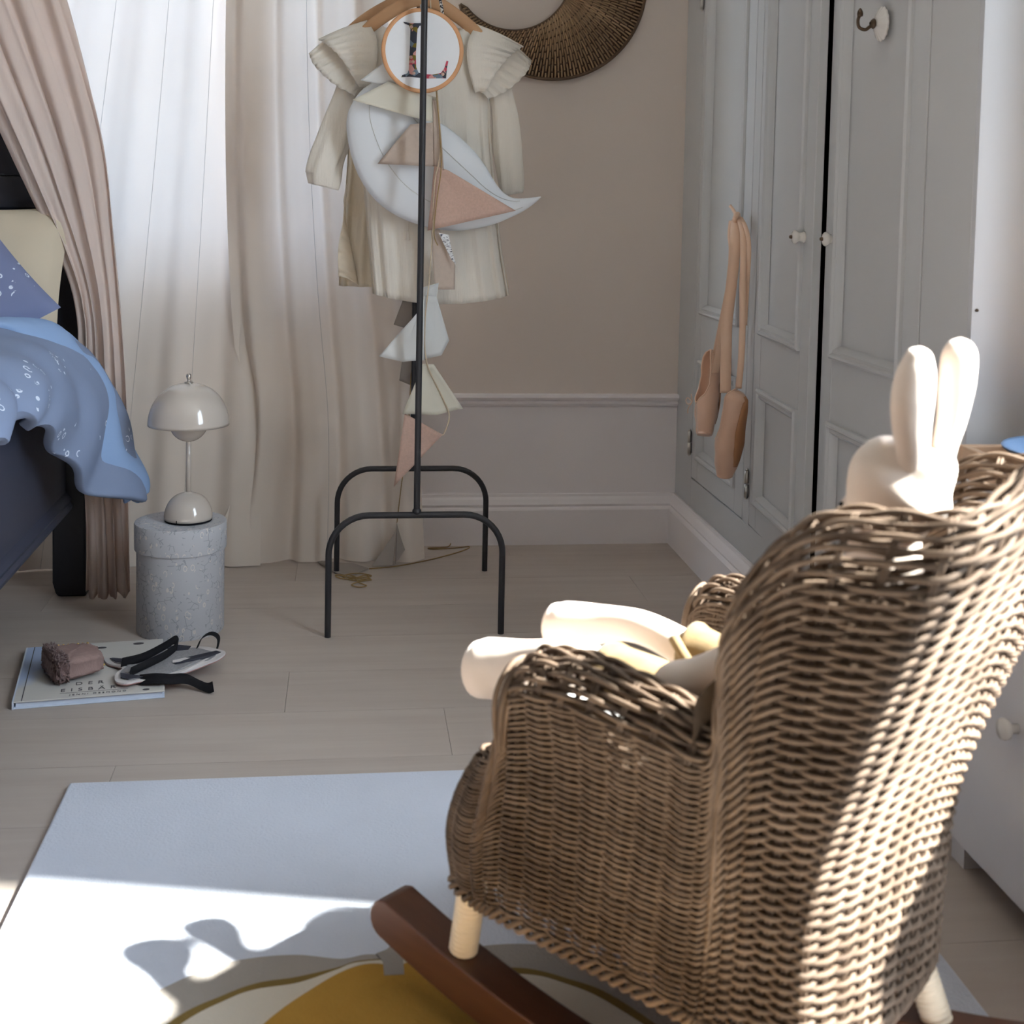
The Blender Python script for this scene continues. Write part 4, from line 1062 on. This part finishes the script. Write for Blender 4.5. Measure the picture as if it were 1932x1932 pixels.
twine([(.157, 3.05, .66), (.150, 3.055, .56), (.146, 3.055, .44), (.140, 3.06, .30), (.128, 3.09, .18), (.121, 3.11, .096)])
twine([(.056, 3.06, .002), (.12, 3.08, .0016), (.20, 3.13, .0016), (.28, 3.20, .0016), (.308, 3.245, .0016), (.27, 3.235, .0016), (.22, 3.222, .003), (.205, 3.236, .0018), (.25, 3.245, .0016), (.262, 3.262, .006), (.255, 3.268, .010)])
twine([(-.01, 3.02, .003), (.0, 2.985, .002), (.03, 2.965, .002), (.055, 2.985, .003), (.045, 3.00, .004), (.015, 2.975, .003), (-.012, 2.985, .003), (-.02, 3.01, .003), (.02, 2.99, .005), (.03, 2.95, .003), (.048, 2.925, .002), (.03, 2.915, .002), (.015, 2.935, .002), (.035, 2.955, .003), (.06, 2.97, .002)])
twine([(-.02, 3.00, .006), (.01, 2.98, .006), (.04, 2.98, .005), (.06, 3.0, .003), (.03, 3.01, .006), (.0, 2.995, .006), (.02, 2.97, .005), (.058, 2.975, .003)])

# ---------------------------------------------------------------- woven crescent moon on the wall
wm = thing('wicker_moon', (.49, YB - .02, 1.16), 'brown woven willow crescent moon hanging on the taupe wall', 'wall ornament')
C1, R1, C2, R2 = np.array((.490, 1.402)), .2345, np.array((.392, 1.430)), .1480
def inner_r(th):
    d = np.array((math.cos(th), math.sin(th))); q = C1 - C2; b_ = d @ q; disc = b_ * b_ - (q @ q - R2 * R2)
    if disc < 0: return None
    r = -b_ + math.sqrt(disc); return r if r > 0 else None
ths = [t for t in np.linspace(-math.radians(168), math.radians(142), 150)]
YMO = YB - .014
seg = []
for j, th in enumerate(ths):
    ri = inner_r(th)
    if ri is None or ri > R1 - .012: continue
    seg.append((th, ri))
K = 9
for j, (th, ri) in enumerate(seg):
    P = []
    for s in np.linspace(0, 1, 19):
        r = ri + (R1 - .003 - ri) * s
        dome = .012 * math.sin(math.pi * s)
        P.append((C1[0] + r * math.cos(th), YMO - dome - .0030 * math.cos(math.pi * (K * s + j)), C1[1] + r * math.sin(th)))
    V, Fc = tube(P, .0024, 5, caps=False); mk('willow_strand', V, Fc, MT['cane_dark'], wm)
for s in [k / K for k in range(1, K)]:
    P = [(C1[0] + (ri + (R1 - ri) * s) * math.cos(th), YMO - .012 * math.sin(math.pi * s), C1[1] + (ri + (R1 - ri) * s) * math.sin(th)) for th, ri in seg]
    V, Fc = tube(P, .0016, 5); mk('willow_rib', V, Fc, MT['moonrim'], wm)
for f in (0, 1):
    P = [(C1[0] + (R1 if f else ri) * math.cos(th), YMO, C1[1] + (R1 if f else ri) * math.sin(th)) for th, ri in seg]
    tip0 = (C1[0] + (R1 + .0) * math.cos(seg[0][0] - .06), YMO, C1[1] + R1 * math.sin(seg[0][0] - .06)); tip1 = (C1[0] + R1 * math.cos(seg[-1][0] + .06), YMO, C1[1] + R1 * math.sin(seg[-1][0] + .06))
    V, Fc = tube([tip0] + P + [tip1], .0042, 8); mk('rim', V, Fc, MT['moonrim'], wm)
# solid backing weave so that no wall shows through
A = [[(C1[0] + (ri + (R1 - ri) * s) * math.cos(th), YMO + .004, C1[1] + (ri + (R1 - ri) * s) * math.sin(th)) for s in np.linspace(0, 1, 5)] for th, ri in seg]
V, Fc = gridmesh(np.array(A)); o = mk('backing', V, Fc, MT['moonrim'], wm); solidify(o, .003)

# ---------------------------------------------------------------- pointe shoes on the wardrobe door
def pointe(k_, heel, toe, updir, label):
    heel, toe = np.array(heel, float), np.array(toe, float)
    L = toe - heel; ln = np.linalg.norm(L); L /= ln
    U = np.array(updir, float); U -= L * (U @ L); U /= np.linalg.norm(U); Wd = np.cross(L, U)
    t_ = thing('pointe_shoe', tuple((heel + toe) / 2), label, 'ballet shoe', 'ballet shoes hanging on the wardrobe')
    W = [(0, .004), (.02, .011), (.07, .018), (.2, .021), (.45, .025), (.68, .027), (.85, .0235), (.95, .0195), (1, .0175)]
    Hh = [(0, .006), (.02, .016), (.07, .0235), (.2, .024), (.45, .021), (.6, .023), (.8, .021), (.95, .0165), (1, .0145)]
    W = [(a, b_ * k_) for a, b_ in W]; Hh = [(a, b_ * k_) for a, b_ in Hh]
    TH = [(0, .62 * math.pi), (.1, .62 * math.pi), (.3, .60 * math.pi), (.45, .64 * math.pi), (.55, .74 * math.pi), (.62, .9 * math.pi), (.66, math.pi), (1, math.pi)]
    A = []
    ss = np.linspace(0, 1, 40)
    for s in ss:
        w = np.interp(s, [a for a, _ in W], [b_ for _, b_ in W]); h = np.interp(s, [a for a, _ in Hh], [b_ for _, b_ in Hh]); th = np.interp(s, [a for a, _ in TH], [b_ for _, b_ in TH])
        row = []
        for q in np.linspace(-th, th, 31):
            p = heel + L * (s * ln) + Wd * (w * math.sin(q)) - U * (h * math.cos(q) - .003 * math.sin(9 * s * 3) * math.sin(q * 3) * .4)
            row.append(p)
        A.append(row)
    V, Fc = gridmesh(np.array(A)); k0 = len(ss) * 31
    Fc.append(tuple(range((len(ss) - 1) * 31, len(ss) * 31))); Fc.append(tuple(range(30, -1, -1)))
    sh_ = mk('satin_upper', V, Fc, MT['satin_pink'], t_); solidify(sh_, .0014, -1)
    A2 = [[c_ * .955 + (heel + L * (s * ln)) * .045 for c_ in row] for s, row in zip(ss, A)][1:-5]
    V, Fc = gridmesh(np.array(A2)); mk('lining', V, Fc, MT['shoelining'], t_)
    rows = []
    for s in np.linspace(.04, .86, 20):
        w = np.interp(s, [a for a, _ in W], [b_ for _, b_ in W]) * .62 * math.sin(math.pi * min(1, max(.02, (s - .02) / .86))) ** .35; h = np.interp(s, [a for a, _ in Hh], [b_ for _, b_ in Hh])
        rows.append([heel + L * (s * ln) + Wd * (w * k) - U * (h + .0016 - .30 * h * abs(k) ** 2.2 * .55) for k in np.linspace(-1, 1, 7)])
    V, Fc = gridmesh(np.array(rows)); o = mk('sole', V, Fc, MT['sole'], t_, label='tan leather sole'); solidify(o, .0022, 0)
    rim = [A[i][0] for i in range(0, 26)] + [A[i][30] for i in range(25, -1, -1)]
    V, Fc = tube(rim, .0014, 6, closed=True); mk('binding', V, Fc, MT['ribbon'], t_)
    V, Fc = prism([heel + L * (ln * 1.0) + Wd * (.0165 * k_ * math.cos(a)) - U * (.0135 * k_ * math.sin(a)) for a in np.linspace(0, 6.283, 24, endpoint=False)], L * .0, L * .0025); mk('toe_platform', V, Fc, MT['satin_pink'], t_, smooth=False)
    return t_, np.array(A)
vr, vf = np.array((.955, -.28, 0)), np.array((.28, .955, 0))
s1, A1 = pointe(1.12, (.800, 2.845, .545), (.775, 2.792, .366), -vr * .85 - vf * .45, 'peach satin ballet pointe shoe with open side and bow, left of the pair')
s2, A2_ = pointe(1.20, (.788, 2.612, .490), (.785, 2.658, .306), -vr * .8 + vf * .5, 'peach satin ballet pointe shoe showing its sole, lower right of the pair')
KX, KY, KZ = XW - .016, 2.742, .812
WR = (.94, -.33, 0.05)
# ribbons climb from the shoes to the knob and loop over it
ribbon('ankle_ribbon', [(.803, 2.846, .505), (.802, 2.80, .58), (.801, 2.745, .67), (.800, 2.69, .76), (.802, 2.69, .80), (.806, 2.715, .836)], WR, .010, MT['ribbon'], s1)
ribbon('ankle_ribbon', [(.797, 2.80, .50), (.797, 2.76, .575), (.797, 2.735, .64), (.797, 2.705, .70), (.798, 2.70, .77), (.798, 2.712, .803), (.802, 2.72, .834)], WR, .015, MT['ribbon'], s1)
ribbon('ankle_ribbon', [(.794, 2.705, .47), (.793, 2.705, .56), (.793, 2.705, .62), (.794, 2.685, .70), (.794, 2.667, .775), (.796, 2.672, .81), (.803, 2.69, .836)], WR, .023, MT['ribbon'], s2)
ribbon('ankle_ribbon', [(.800, 2.632, .49), (.802, 2.625, .56), (.802, 2.625, .64), (.802, 2.632, .70), (.804, 2.640, .77), (.806, 2.655, .812), (.806, 2.68, .838)], WR, .013, MT['ribbon'], s2)
ribbon('ankle_ribbon', [(.812, 2.640, .62), (.814, 2.640, .70), (.814, 2.635, .78), (.812, 2.655, .82), (.810, 2.69, .842)], WR, .009, MT['ribbon'], s2)
kn = [(.806 + .010 * math.cos(a), 2.700 + .020 * math.cos(a) * (1 + .2 * math.sin(3 * a)), .840 + .008 * math.sin(a)) for a in np.linspace(0, 6.283, 20, endpoint=False)]
V, Fc = tube(kn, .0055, 8, closed=True); mk('ribbon_knot', V, Fc, MT['ribbon'], s2)
ribbon('ribbon_end', [(.806, 2.70, .842), (.803, 2.715, .855), (.800, 2.735, .866)], (.6, 0, .6), .007, MT['ribbon'], s2)
# drawstring bow on the left shoe
bp = A1[26][15] * 0 + (A1[25][0] + A1[25][30]) / 2 + np.array([-.010, 0, 0])
V, Fc = tube(cr_spline(np.array([bp, bp + (-.004, .022, .006), bp + (-.006, .030, -.002), bp + (-.004, .018, -.008), bp, bp + (-.004, -.012, .010), bp + (-.004, -.006, .018), bp, bp + (-.004, .016, -.016), bp + (-.004, .018, -.028)]), 6), .0009, 6)
mk('drawstring_bow', V, Fc, MT['ribbon'], s1)

# ---------------------------------------------------------------- white dresser on the right
ds = thing('low_dresser', (1.04, 1.43, 0), 'low white dresser with a round knob at the right edge behind the rocking chair', 'dresser')
DX, DY0, DY1, DZ0, DZ1 = .803, 1.000, 1.655, .036, .520
V, Fc = box(DX + .018, XR - .004, DY0, DY1, DZ0, DZ1 - .018); mk('carcass', V, Fc, MT['dresser'], ds, smooth=False)
V, Fc = box(DX - .006, XR - .004, DY0 - .006, DY1 + .006, DZ1 - .018, DZ1); bevel(mk('top_board', V, Fc, MT['dresser'], ds, smooth=False), .002)
for i in range(1):
    y0, y1 = DY0 + .003, DY1 - .003
    for z0, z1 in ((DZ0 + .002, .500),):
        V, Fc = box(DX, DX + .017, y0, y1, z0, z1); dd = mk('door', V, Fc, MT['dresser'], ds, smooth=False); bevel(dd, .002)
        ky = 1.464
        V, Fc = lathe([(.006, .0), (.006, .008), (.012, .012), (.0135, .017), (.012, .022), (.0001, .024)], (0, 0, 0), 20)
        V = np.array([(DX - v[2], ky + v[0], .249 + v[1]) for v in V]); mk('knob', V, Fc, MT['porcelain'], dd)
for x_, y_ in ((DX + .03, DY0 + .05), (DX + .03, DY1 - .03), (XR - .05, DY0 + .05), (XR - .05, DY1 - .03)):
    V, Fc = box(x_ - .018, x_ + .018, y_ - .018, y_ + .018, .0, DZ0); mk('foot', V, Fc, MT['dresser'], ds, smooth=False)
tr = thing('wooden_tray', (1.0, 1.45, DZ1), 'shallow pale wooden tray on the white dresser', 'tray')
T0, T1, T2, T3 = .800, 1.25, 1.24, 1.645
V, Fc = box(T0, T1, T2, T3, DZ1 + .0005, DZ1 + .007); mk('tray_base', V, Fc, MT['traywood'], tr, smooth=False)
for a in ((T0, T1, T3 - .012, T3), (T0, T1, T2, T2 + .012), (T0, T0 + .012, T2 + .012, T3 - .012), (T1 - .012, T1, T2 + .012, T3 - .012)):
    V, Fc = box(*a, DZ1 + .007, DZ1 + .040); bevel(mk('tray_side', V, Fc, MT['traywood'], tr, smooth=False), .002)
pl = thing('blue_dish', (.900, 1.520, DZ1 + .0072), 'pale blue glazed dish standing in the wooden tray', 'dish')
pc_ = (.900, 1.520, DZ1 + .0072)
V, Fc = lathe([(.0001, 0), (.030, 0), (.034, .001), (.045, .014), (.075, .034), (.092, .046), (.0935, .049)], pc_, 40, cap=False); mk('dish_underside', V, Fc, MT['plate_rim'], pl)
V, Fc = lathe([(.0935, .049), (.092, .0505), (.088, .048), (.070, .036), (.045, .024), (.0001, .020)], pc_, 40, cap=False); mk('dish_bowl', V, Fc, MT['plate'], pl)

# ---------------------------------------------------------------- wicker rocking chair
# chair-local axes: x = the way it faces, y = its left (towards the camera), z up from the lower rim
CF = np.array((-.69, .724)); CF /= np.linalg.norm(CF)
CM = Matrix.Translation((.488, 1.119, .1505)) @ Matrix.Rotation(math.atan2(CF[1], CF[0]), 4, 'Z') @ Matrix.Rotation(-math.radians(4.5), 4, 'Y')
def chair_thing(name, base, label, cat):
    o = bpy.data.objects.new(name, None); link(o); o.empty_display_size = .05
    o.matrix_world = CM @ Matrix.Translation(base); OFF[o.name] = np.array(base, float); tag(o, label, cat); return o
ch = chair_thing('wicker_rocking_chair', (.2, 0, -.14), 'grey brown wicker child rocking chair with wings and dark wooden runners', 'rocking chair')
ST = [  # base, 1/3, 2/3, shoulder, crest, inner top, inner foot
    [(.400, .000, .0), (.402, .000, .05), (.390, .000, .10), (.372, .000, .142), (.352, .000, .155), (.300, .000, .150), (.220, .000, .140)],
    [(.400, .090, .0), (.402, .095, .05), (.389, .098, .10), (.371, .097, .142), (.351, .088, .155), (.300, .075, .150), (.220, .060, .140)],
    [(.393, .143, .0), (.396, .152, .05), (.383, .157, .10), (.364, .155, .143), (.348, .140, .156), (.300, .115, .150), (.230, .095, .140)],
    [(.362, .152, .0), (.362, .163, .05), (.351, .168, .105), (.338, .168, .152), (.332, .152, .163), (.300, .120, .150), (.240, .100, .140)],
    [(.328, .153, .0), (.324, .165, .08), (.317, .173, .155), (.312, .186, .228), (.306, .165, .262), (.304, .128, .240), (.300, .118, .150)],
    [(.262, .152, .0), (.258, .163, .09), (.256, .174, .18), (.258, .192, .248), (.258, .166, .284), (.258, .128, .262), (.258, .116, .150)],
    [(.170, .150, .0), (.165, .161, .09), (.158, .172, .18), (.155, .187, .246), (.155, .166, .280), (.155, .130, .262), (.155, .115, .150)],
    [(.110, .149, .0), (.105, .159, .10), (.100, .170, .18), (.096, .180, .245), (.094, .164, .278), (.094, .132, .265), (.094, .115, .150)],
    [(.088, .148, .0), (.084, .159, .13), (.086, .174, .25), (.091, .183, .35), (.088, .166, .400), (.084, .138, .370), (.080, .115, .150)],
    [(.062, .147, .0), (.056, .159, .15), (.050, .174, .295), (.040, .181, .415), (.032, .164, .470), (.030, .138, .430), (.055, .114, .150)],
    [(.030, .146, .0), (.022, .158, .15), (.002, .174, .31), (-.022, .180, .432), (-.028, .162, .488), (-.020, .132, .440), (.035, .112, .150)],
    [(.006, .143, .0), (.006, .156, .15), (-.030, .172, .315), (-.066, .177, .440), (-.070, .158, .492), (-.045, .124, .450), (.020, .104, .150)],
    [(-.010, .110, .0), (-.008, .120, .16), (-.052, .132, .335), (-.090, .134, .455), (-.092, .124, .500), (-.066, .104, .462), (.010, .084, .150)],
    [(-.018, .055, .0), (-.018, .060, .17), (-.064, .066, .35), (-.106, .066, .484), (-.110, .060, .532), (-.080, .052, .494), (.000, .042, .150)],
    [(-.020, .000, .0), (-.020, .000, .17), (-.067, .000, .355), (-.111, .000, .497), (-.116, .000, .546), (-.084, .000, .508), (.000, .000, .150)],
]
half = np.array(ST, float)
mirr = half[::-1][1:].copy(); mirr[:, :, 1] *= -1
CTRL = np.concatenate([half, mirr])                       # closed ring: last = first
# densify along the ring
ring = CTRL[:-1]; nR = len(ring)
dist = np.linalg.norm(np.roll(ring[:, 2], -1, 0) - ring[:, 2], axis=1)
cum = np.concatenate([[0], np.cumsum(dist)])
UTOT = cum[-1]
def cr1(p0, p1, p2, p3, t): return .5 * (2 * p1 + (p2 - p0) * t + (2 * p0 - 5 * p1 + 4 * p2 - p3) * t * t + (3 * p1 - p0 - 3 * p2 + p3) * t ** 3)
NSTK = 58; PER = 6; NU = NSTK * PER
us = np.arange(NU) / NU * UTOT
prof = np.zeros((NU, 7, 3))
for j, u in enumerate(us):
    i = min(int(np.searchsorted(cum, u, side='right') - 1), nR - 1); t = (u - cum[i]) / dist[i]
    t = t if 0 <= t <= 1 else 0
    # finite-difference tangents with non-uniform spacing
    p0, p1, p2, p3 = ring[i - 1], ring[i], ring[(i + 1) % nR], ring[(i + 2) % nR]
    d0, d1, d2 = dist[i - 1], dist[i], dist[(i + 1) % nR]
    m1 = ((p1 - p0) / d0 * d1 + (p2 - p1) / d1 * d0) / (d0 + d1); m2 = ((p2 - p1) / d1 * d2 + (p3 - p2) / d2 * d1) / (d1 + d2)
    h = d1
    prof[j] = (2 * t ** 3 - 3 * t * t + 1) * p1 + (t ** 3 - 2 * t * t + t) * h * m1 + (-2 * t ** 3 + 3 * t * t) * p2 + (t ** 3 - t * t) * h * m2
def resample(P, n):
    """curve through the profile points, evenly spaced"""
    Q = cr_spline(P, 10); s = np.concatenate([[0], np.cumsum(np.linalg.norm(np.diff(Q, axis=0), axis=1))])
    x = np.linspace(0, s[-1], n); return np.stack([np.interp(x, s, Q[:, k]) for k in range(3)], 1)
NOUT, NTOP, NIN = 78, 12, 44
S = np.zeros((NU, NOUT + NTOP + NIN, 3))
for j in range(NU):
    S[j, :NOUT] = resample(prof[j, :4], NOUT + 1)[:NOUT]
    mid = cr_spline(prof[j, 2:7], 20)[20:61]               # shoulder, crest, inner top
    s = np.concatenate([[0], np.cumsum(np.linalg.norm(np.diff(mid, axis=0), axis=1))])
    x = np.linspace(0, s[-1], NTOP + 1)[:NTOP]
    S[j, NOUT:NOUT + NTOP] = np.stack([np.interp(x, s, mid[:, k]) for k in range(3)], 1)
    S[j, NOUT + NTOP:] = resample(prof[j, 5:7], NIN)
dU = np.roll(S, -1, 0) - np.roll(S, 1, 0); dV = np.gradient(S, axis=1)
NRM = np.cross(dU, dV); NRM /= np.linalg.norm(NRM, axis=2)[:, :, None] + 1e-9
SP = np.linalg.norm(dV, axis=2)                           # local row spacing
jj = np.arange(NU)
def weave_row(r, name, mat, parent, amp=.0030):
    jit = RNG.normal(0, .0005, NU // PER + 1)
    w = np.cos(math.pi * (jj / PER + r)); w = np.sign(w) * np.abs(w) ** .8
    P = S[:, r] + NRM[:, r] * (amp * w)[:, None]
    P[:, 2] += np.interp(jj / PER, np.arange(NU // PER + 1), jit)
    rad = np.clip(SP[:, r] * .445, .0013, .0027)
    V, Fc = tube(P, rad, 5, closed=True); return mk(name, V, Fc, mat, parent)
shell = None
def stakes(r0, r1, name, out=0.0):
    parts = []
    for k in range(NSTK):
        for dj in (-.0018, .0018):
            j = k * PER
            tang = dU[j] / (np.linalg.norm(dU[j], axis=1)[:, None] + 1e-9)
            P = S[j, r0:r1:3] + tang[r0:r1:3] * dj
            parts.append(tube(P, .0016, 5))
    return join(*parts)
V, Fc = stakes(0, NOUT + NTOP, 's'); sh_out = mk('outer_shell', V, Fc, MT['cane'], ch, kind='stuff')
for r in range(NOUT + NTOP): weave_row(r, 'cane_strand', MT['cane'], sh_out, .0036 if r < NOUT else .0026)
V, Fc = stakes(NOUT + NTOP, NOUT + NTOP + NIN, 's'); sh_in = mk('inner_shell', V, Fc, MT['cane'], ch, kind='stuff')
for r in range(NOUT + NTOP, NOUT + NTOP + NIN): weave_row(r, 'cane_strand', MT['cane'], sh_in, .0022)
# added brown sheet behind the weave, standing in for shade in its gaps
LN = S[:, :NOUT:3] - NRM[:, :NOUT:3] * .020
V, Fc = gridmesh(LN, closed_u=True); mk('gap_shade_sheet', V, Fc, MT['gap_shade'], ch)
# plaited rim round the foot of the basket
P0 = np.concatenate([S[:, 0]]) - np.array([0, 0, .006]); T, Nn, Bn = frames(P0, True)
out0 = NRM[:, 0]; zz = np.array([0, 0, 1.0])
for k in range(3):
    a = jj / NU * 2 * math.pi * 46 + k * 2.094
    P = P0 + out0 * (.0042 * np.cos(a))[:, None] + zz * (.0058 * np.sin(a))[:, None]
    V, Fc = tube(P, .0031, 6, closed=True); mk('rim_plait', V, Fc, MT['cane'], ch)
# bundles edging the front of each arm
for sg in (1, -1):
    e = half[4].copy(); e[:, 1] *= sg; e[:, 0] += .006
    for k in range(4):
        q = e[2:7].copy(); q[:, 0] += .0048 * k - .010; q[:, 1] += sg * .0035 * (k % 2); q[0] = e[2] + (q[0] - e[2]) * .3
        Q = cr_spline(q, 8); V, Fc = tube(Q, np.interp(np.linspace(0, 1, len(Q)), [0, .2, 1], [.0014, .0027, .0027]), 6); mk('arm_edging', V, Fc, MT['cane'], ch)
# seat and legs
V, Fc = loft([[(x, y_, z) for x, y_ in ((.345, .11), (.345, -.11), (.05, -.10), (.05, .10))] for z in (.122, .136)]); mk('seat', V, Fc, MT['cane'], ch, smooth=False)
def leg(p0, p1):
    p0, p1 = np.array(p0, float), np.array(p1, float); n = 90
    P = p0 + (p1 - p0) * np.linspace(0, 1, n)[:, None]
    r = .0145 + .0011 * np.abs(np.sin(np.arange(n) * math.pi / 5))
    V, Fc = tube(P, r, 16); mk('leg', V, Fc, MT['plaster'], ch, label='leg bound with pale cane')
leg((.384, .122, .004), (.392, .120, -.0905)); leg((.384, -.122, .004), (.392, -.120, -.0905))
leg((.020, .118, .004), (-.020, .120, -.078)); leg((.020, -.118, .004), (-.020, -.120, -.078))
def rz(a): return -.1065 + (.42 if a > .2 else .65) * (a - .2) ** 2
for sg in (1, -1):
    aa = np.linspace(-.24, .487, 40); top = [(a, rz(a)) for a in aa]; bot = [(a, rz(a) - .043) for a in aa]
    tip = [(.487 + .021 * math.sin(q), rz(.487) - .0215 + .0215 * math.cos(q)) for q in np.linspace(.15, math.pi - .15, 9)]
    end = [(-.24 - .021 * math.sin(q), rz(-.24) - .0215 - .0215 * math.cos(q)) for q in np.linspace(.15, math.pi - .15, 9)]
    outl = top + tip + bot[::-1] + end
    V, Fc = prism([(a, 0, z) for a, z in outl], (0, sg * .120 - .0225, 0), (0, sg * .120 + .0225, 0))
    o = mk('rocker_runner', V, Fc, MT['runner'], ch, smooth=False, label='dark stained curved wooden runner'); bevel(o, .002, 2, 50)

# seat pad
cp = chair_thing('seat_pad', (.22, 0, .1375), 'white padded seat cushion under the toy rabbit', 'cushion')
rings = []
for z, ins in ((.138, .02), (.143, .006), (.152, 0), (.163, .002), (.172, .012), (.176, .035)):
    ringp = []
    for t in np.linspace(0, 2 * math.pi, 48, endpoint=False):
        cx, sx = math.cos(t), math.sin(t)
        x = .218 + (.178 - ins) * np.sign(cx) * abs(cx) ** .35; y_ = (.105 + .022 * (x > .3) - ins) * np.sign(sx) * abs(sx) ** .35
        ringp.append((x, y_, z + (.012 * max(0, x - .33) / .06 * -1 if x > .33 else 0)))
    rings.append(ringp)
V, Fc = loft(rings); mk('pad', V, Fc, MT['cushion'], cp)

# ---------------------------------------------------------------- toy rabbit
rb = chair_thing('toy_rabbit', (.08, 0, .175), 'cream cloth toy rabbit in mustard corduroy trousers sitting in the rocking chair', 'toy rabbit')
def limb(name, path, rad, mat, parent, n=22, flat=1.0, label=None, per=7, seam=False):
    P = cr_spline(np.array(path, float), per); x = np.linspace(0, 1, len(P))
    r = np.array([smooth_interp(rad, q) for q in x])
    r = np.clip(r, .0004, None)
    V, Fc = tube(P, r, n, ry=r * flat); return mk(name, V, Fc, mat, parent, label=label)
body = limb('body', [(.060, 0, .178), (.058, 0, .21), (.052, 0, .27), (.046, 0, .33), (.040, 0, .375), (.040, 0, .41), (.040, 0, .442), (.032, 0, .474), (.019, 0, .497), (.016, 0, .510)],
            [(0, .030), (.1, .046), (.3, .046), (.5, .036), (.6, .031), (.68, .040), (.79, .0475), (.88, .036), (.95, .029), (1, .020)], MT['bunny'], rb, n=30)
# muzzle, eyes and nose on the far side of the head
limb('muzzle', [(.050, 0, .434), (.075, 0, .430), (.090, 0, .428)], [(0, .036), (.6, .022), (1, .004)], MT['bunny'], body)
for sg in (1, -1):
    V, Fc = lathe([(.0001, -.003), (.0028, -.001), (.0028, .001), (.0001, .003)], (.078, sg * .018, .446), 10, cap=False); mk('eye', V, Fc, MT['blackfabric'], body)
V, Fc = lathe([(.0001, -.003), (.004, -.001), (.004, .001), (.0001, .003)], (.087, 0, .432), 10, cap=False); mk('nose', V, Fc, MT['f_salmon'], body)
limb('ear', [(.016, .020, .488), (.017, .023, .512), (.020, .025, .535), (.021, .026, .560), (.020, .026, .585), (.019, .026, .6015)], [(0, .014), (.15, .0155), (.4, .0195), (.6, .0210), (.85, .0150), (.95, .009), (1, .001)], MT['bunny'], body, flat=.85, label='long cream ear')
limb('ear', [(.007, -.020, .488), (.006, -.023, .512), (.004, -.026, .535), (.004, -.028, .565), (.005, -.029, .592), (.006, -.029, .6075)], [(0, .012), (.15, .0125), (.4, .0150), (.65, .0185), (.88, .0145), (.95, .009), (1, .001)], MT['bunny'], body, flat=.85, label='long cream ear')
limb('leg', [(.10, .045, .200), (.20, .046, .212), (.28, .045, .222), (.335, .043, .222), (.385, .041, .206), (.425, .040, .186), (.455, .040, .172), (.473, .040, .166)], [(0, .022), (.3, .021), (.45, .0195), (.6, .0215), (.72, .029), (.86, .032), (.96, .022), (1, .001)], MT['bunny'], rb, label='white stocking leg')
limb('leg', [(.10, -.048, .205), (.19, -.050, .222), (.26, -.051, .232), (.315, -.052, .238), (.355, -.052, .232), (.392, -.051, .219), (.422, -.050, .208), (.440, -.050, .203)], [(0, .020), (.3, .019), (.45, .018), (.6, .0195), (.72, .025), (.86, .027), (.96, .019), (1, .001)], MT['bunny'], rb, label='white stocking leg')
limb('trouser_leg', [(.045, .030, .205), (.12, .042, .212), (.20, .046, .216), (.255, .048, .222), (.300, .047, .2225)], [(0, .044), (.3, .040), (.6, .036), (.85, .032), (.97, .032), (1, .028)], MT['corduroy'], rb)
limb('trouser_leg', [(.045, -.032, .205), (.12, -.046, .218), (.19, -.050, .228), (.23, -.051, .233), (.262, -.052, .236)], [(0, .042), (.3, .034), (.6, .028), (.85, .026), (.97, .0275), (1, .024)], MT['corduroy'], rb)
limb('strap', [(.262, -.022, .252), (.235, -.010, .238), (.20, .004, .228), (.165, .012, .225)], [(0, .006), (.5, .0055), (1, .004)], MT['corduroy'], rb, n=10)
limb('trouser_waist', [(.058, 0, .176), (.058, 0, .21), (.056, 0, .245)], [(0, .052), (.5, .055), (1, .049)], MT['corduroy'], rb)
limb('arm', [(.050, .036, .360), (.075, .060, .335), (.105, .078, .318), (.145, .084, .288), (.182, .086, .262), (.212, .084, .243)], [(0, .012), (.3, .018), (.7, .018), (.9, .019), (1, .006)], MT['bunny'], rb, label='cream cloth arm')
limb('arm', [(.050, -.036, .360), (.075, -.062, .335), (.105, -.080, .300), (.135, -.085, .27), (.165, -.082, .250)], [(0, .012), (.3, .0155), (.7, .0155), (.9, .0165), (1, .006)], MT['bunny'], rb, label='cream cloth arm')
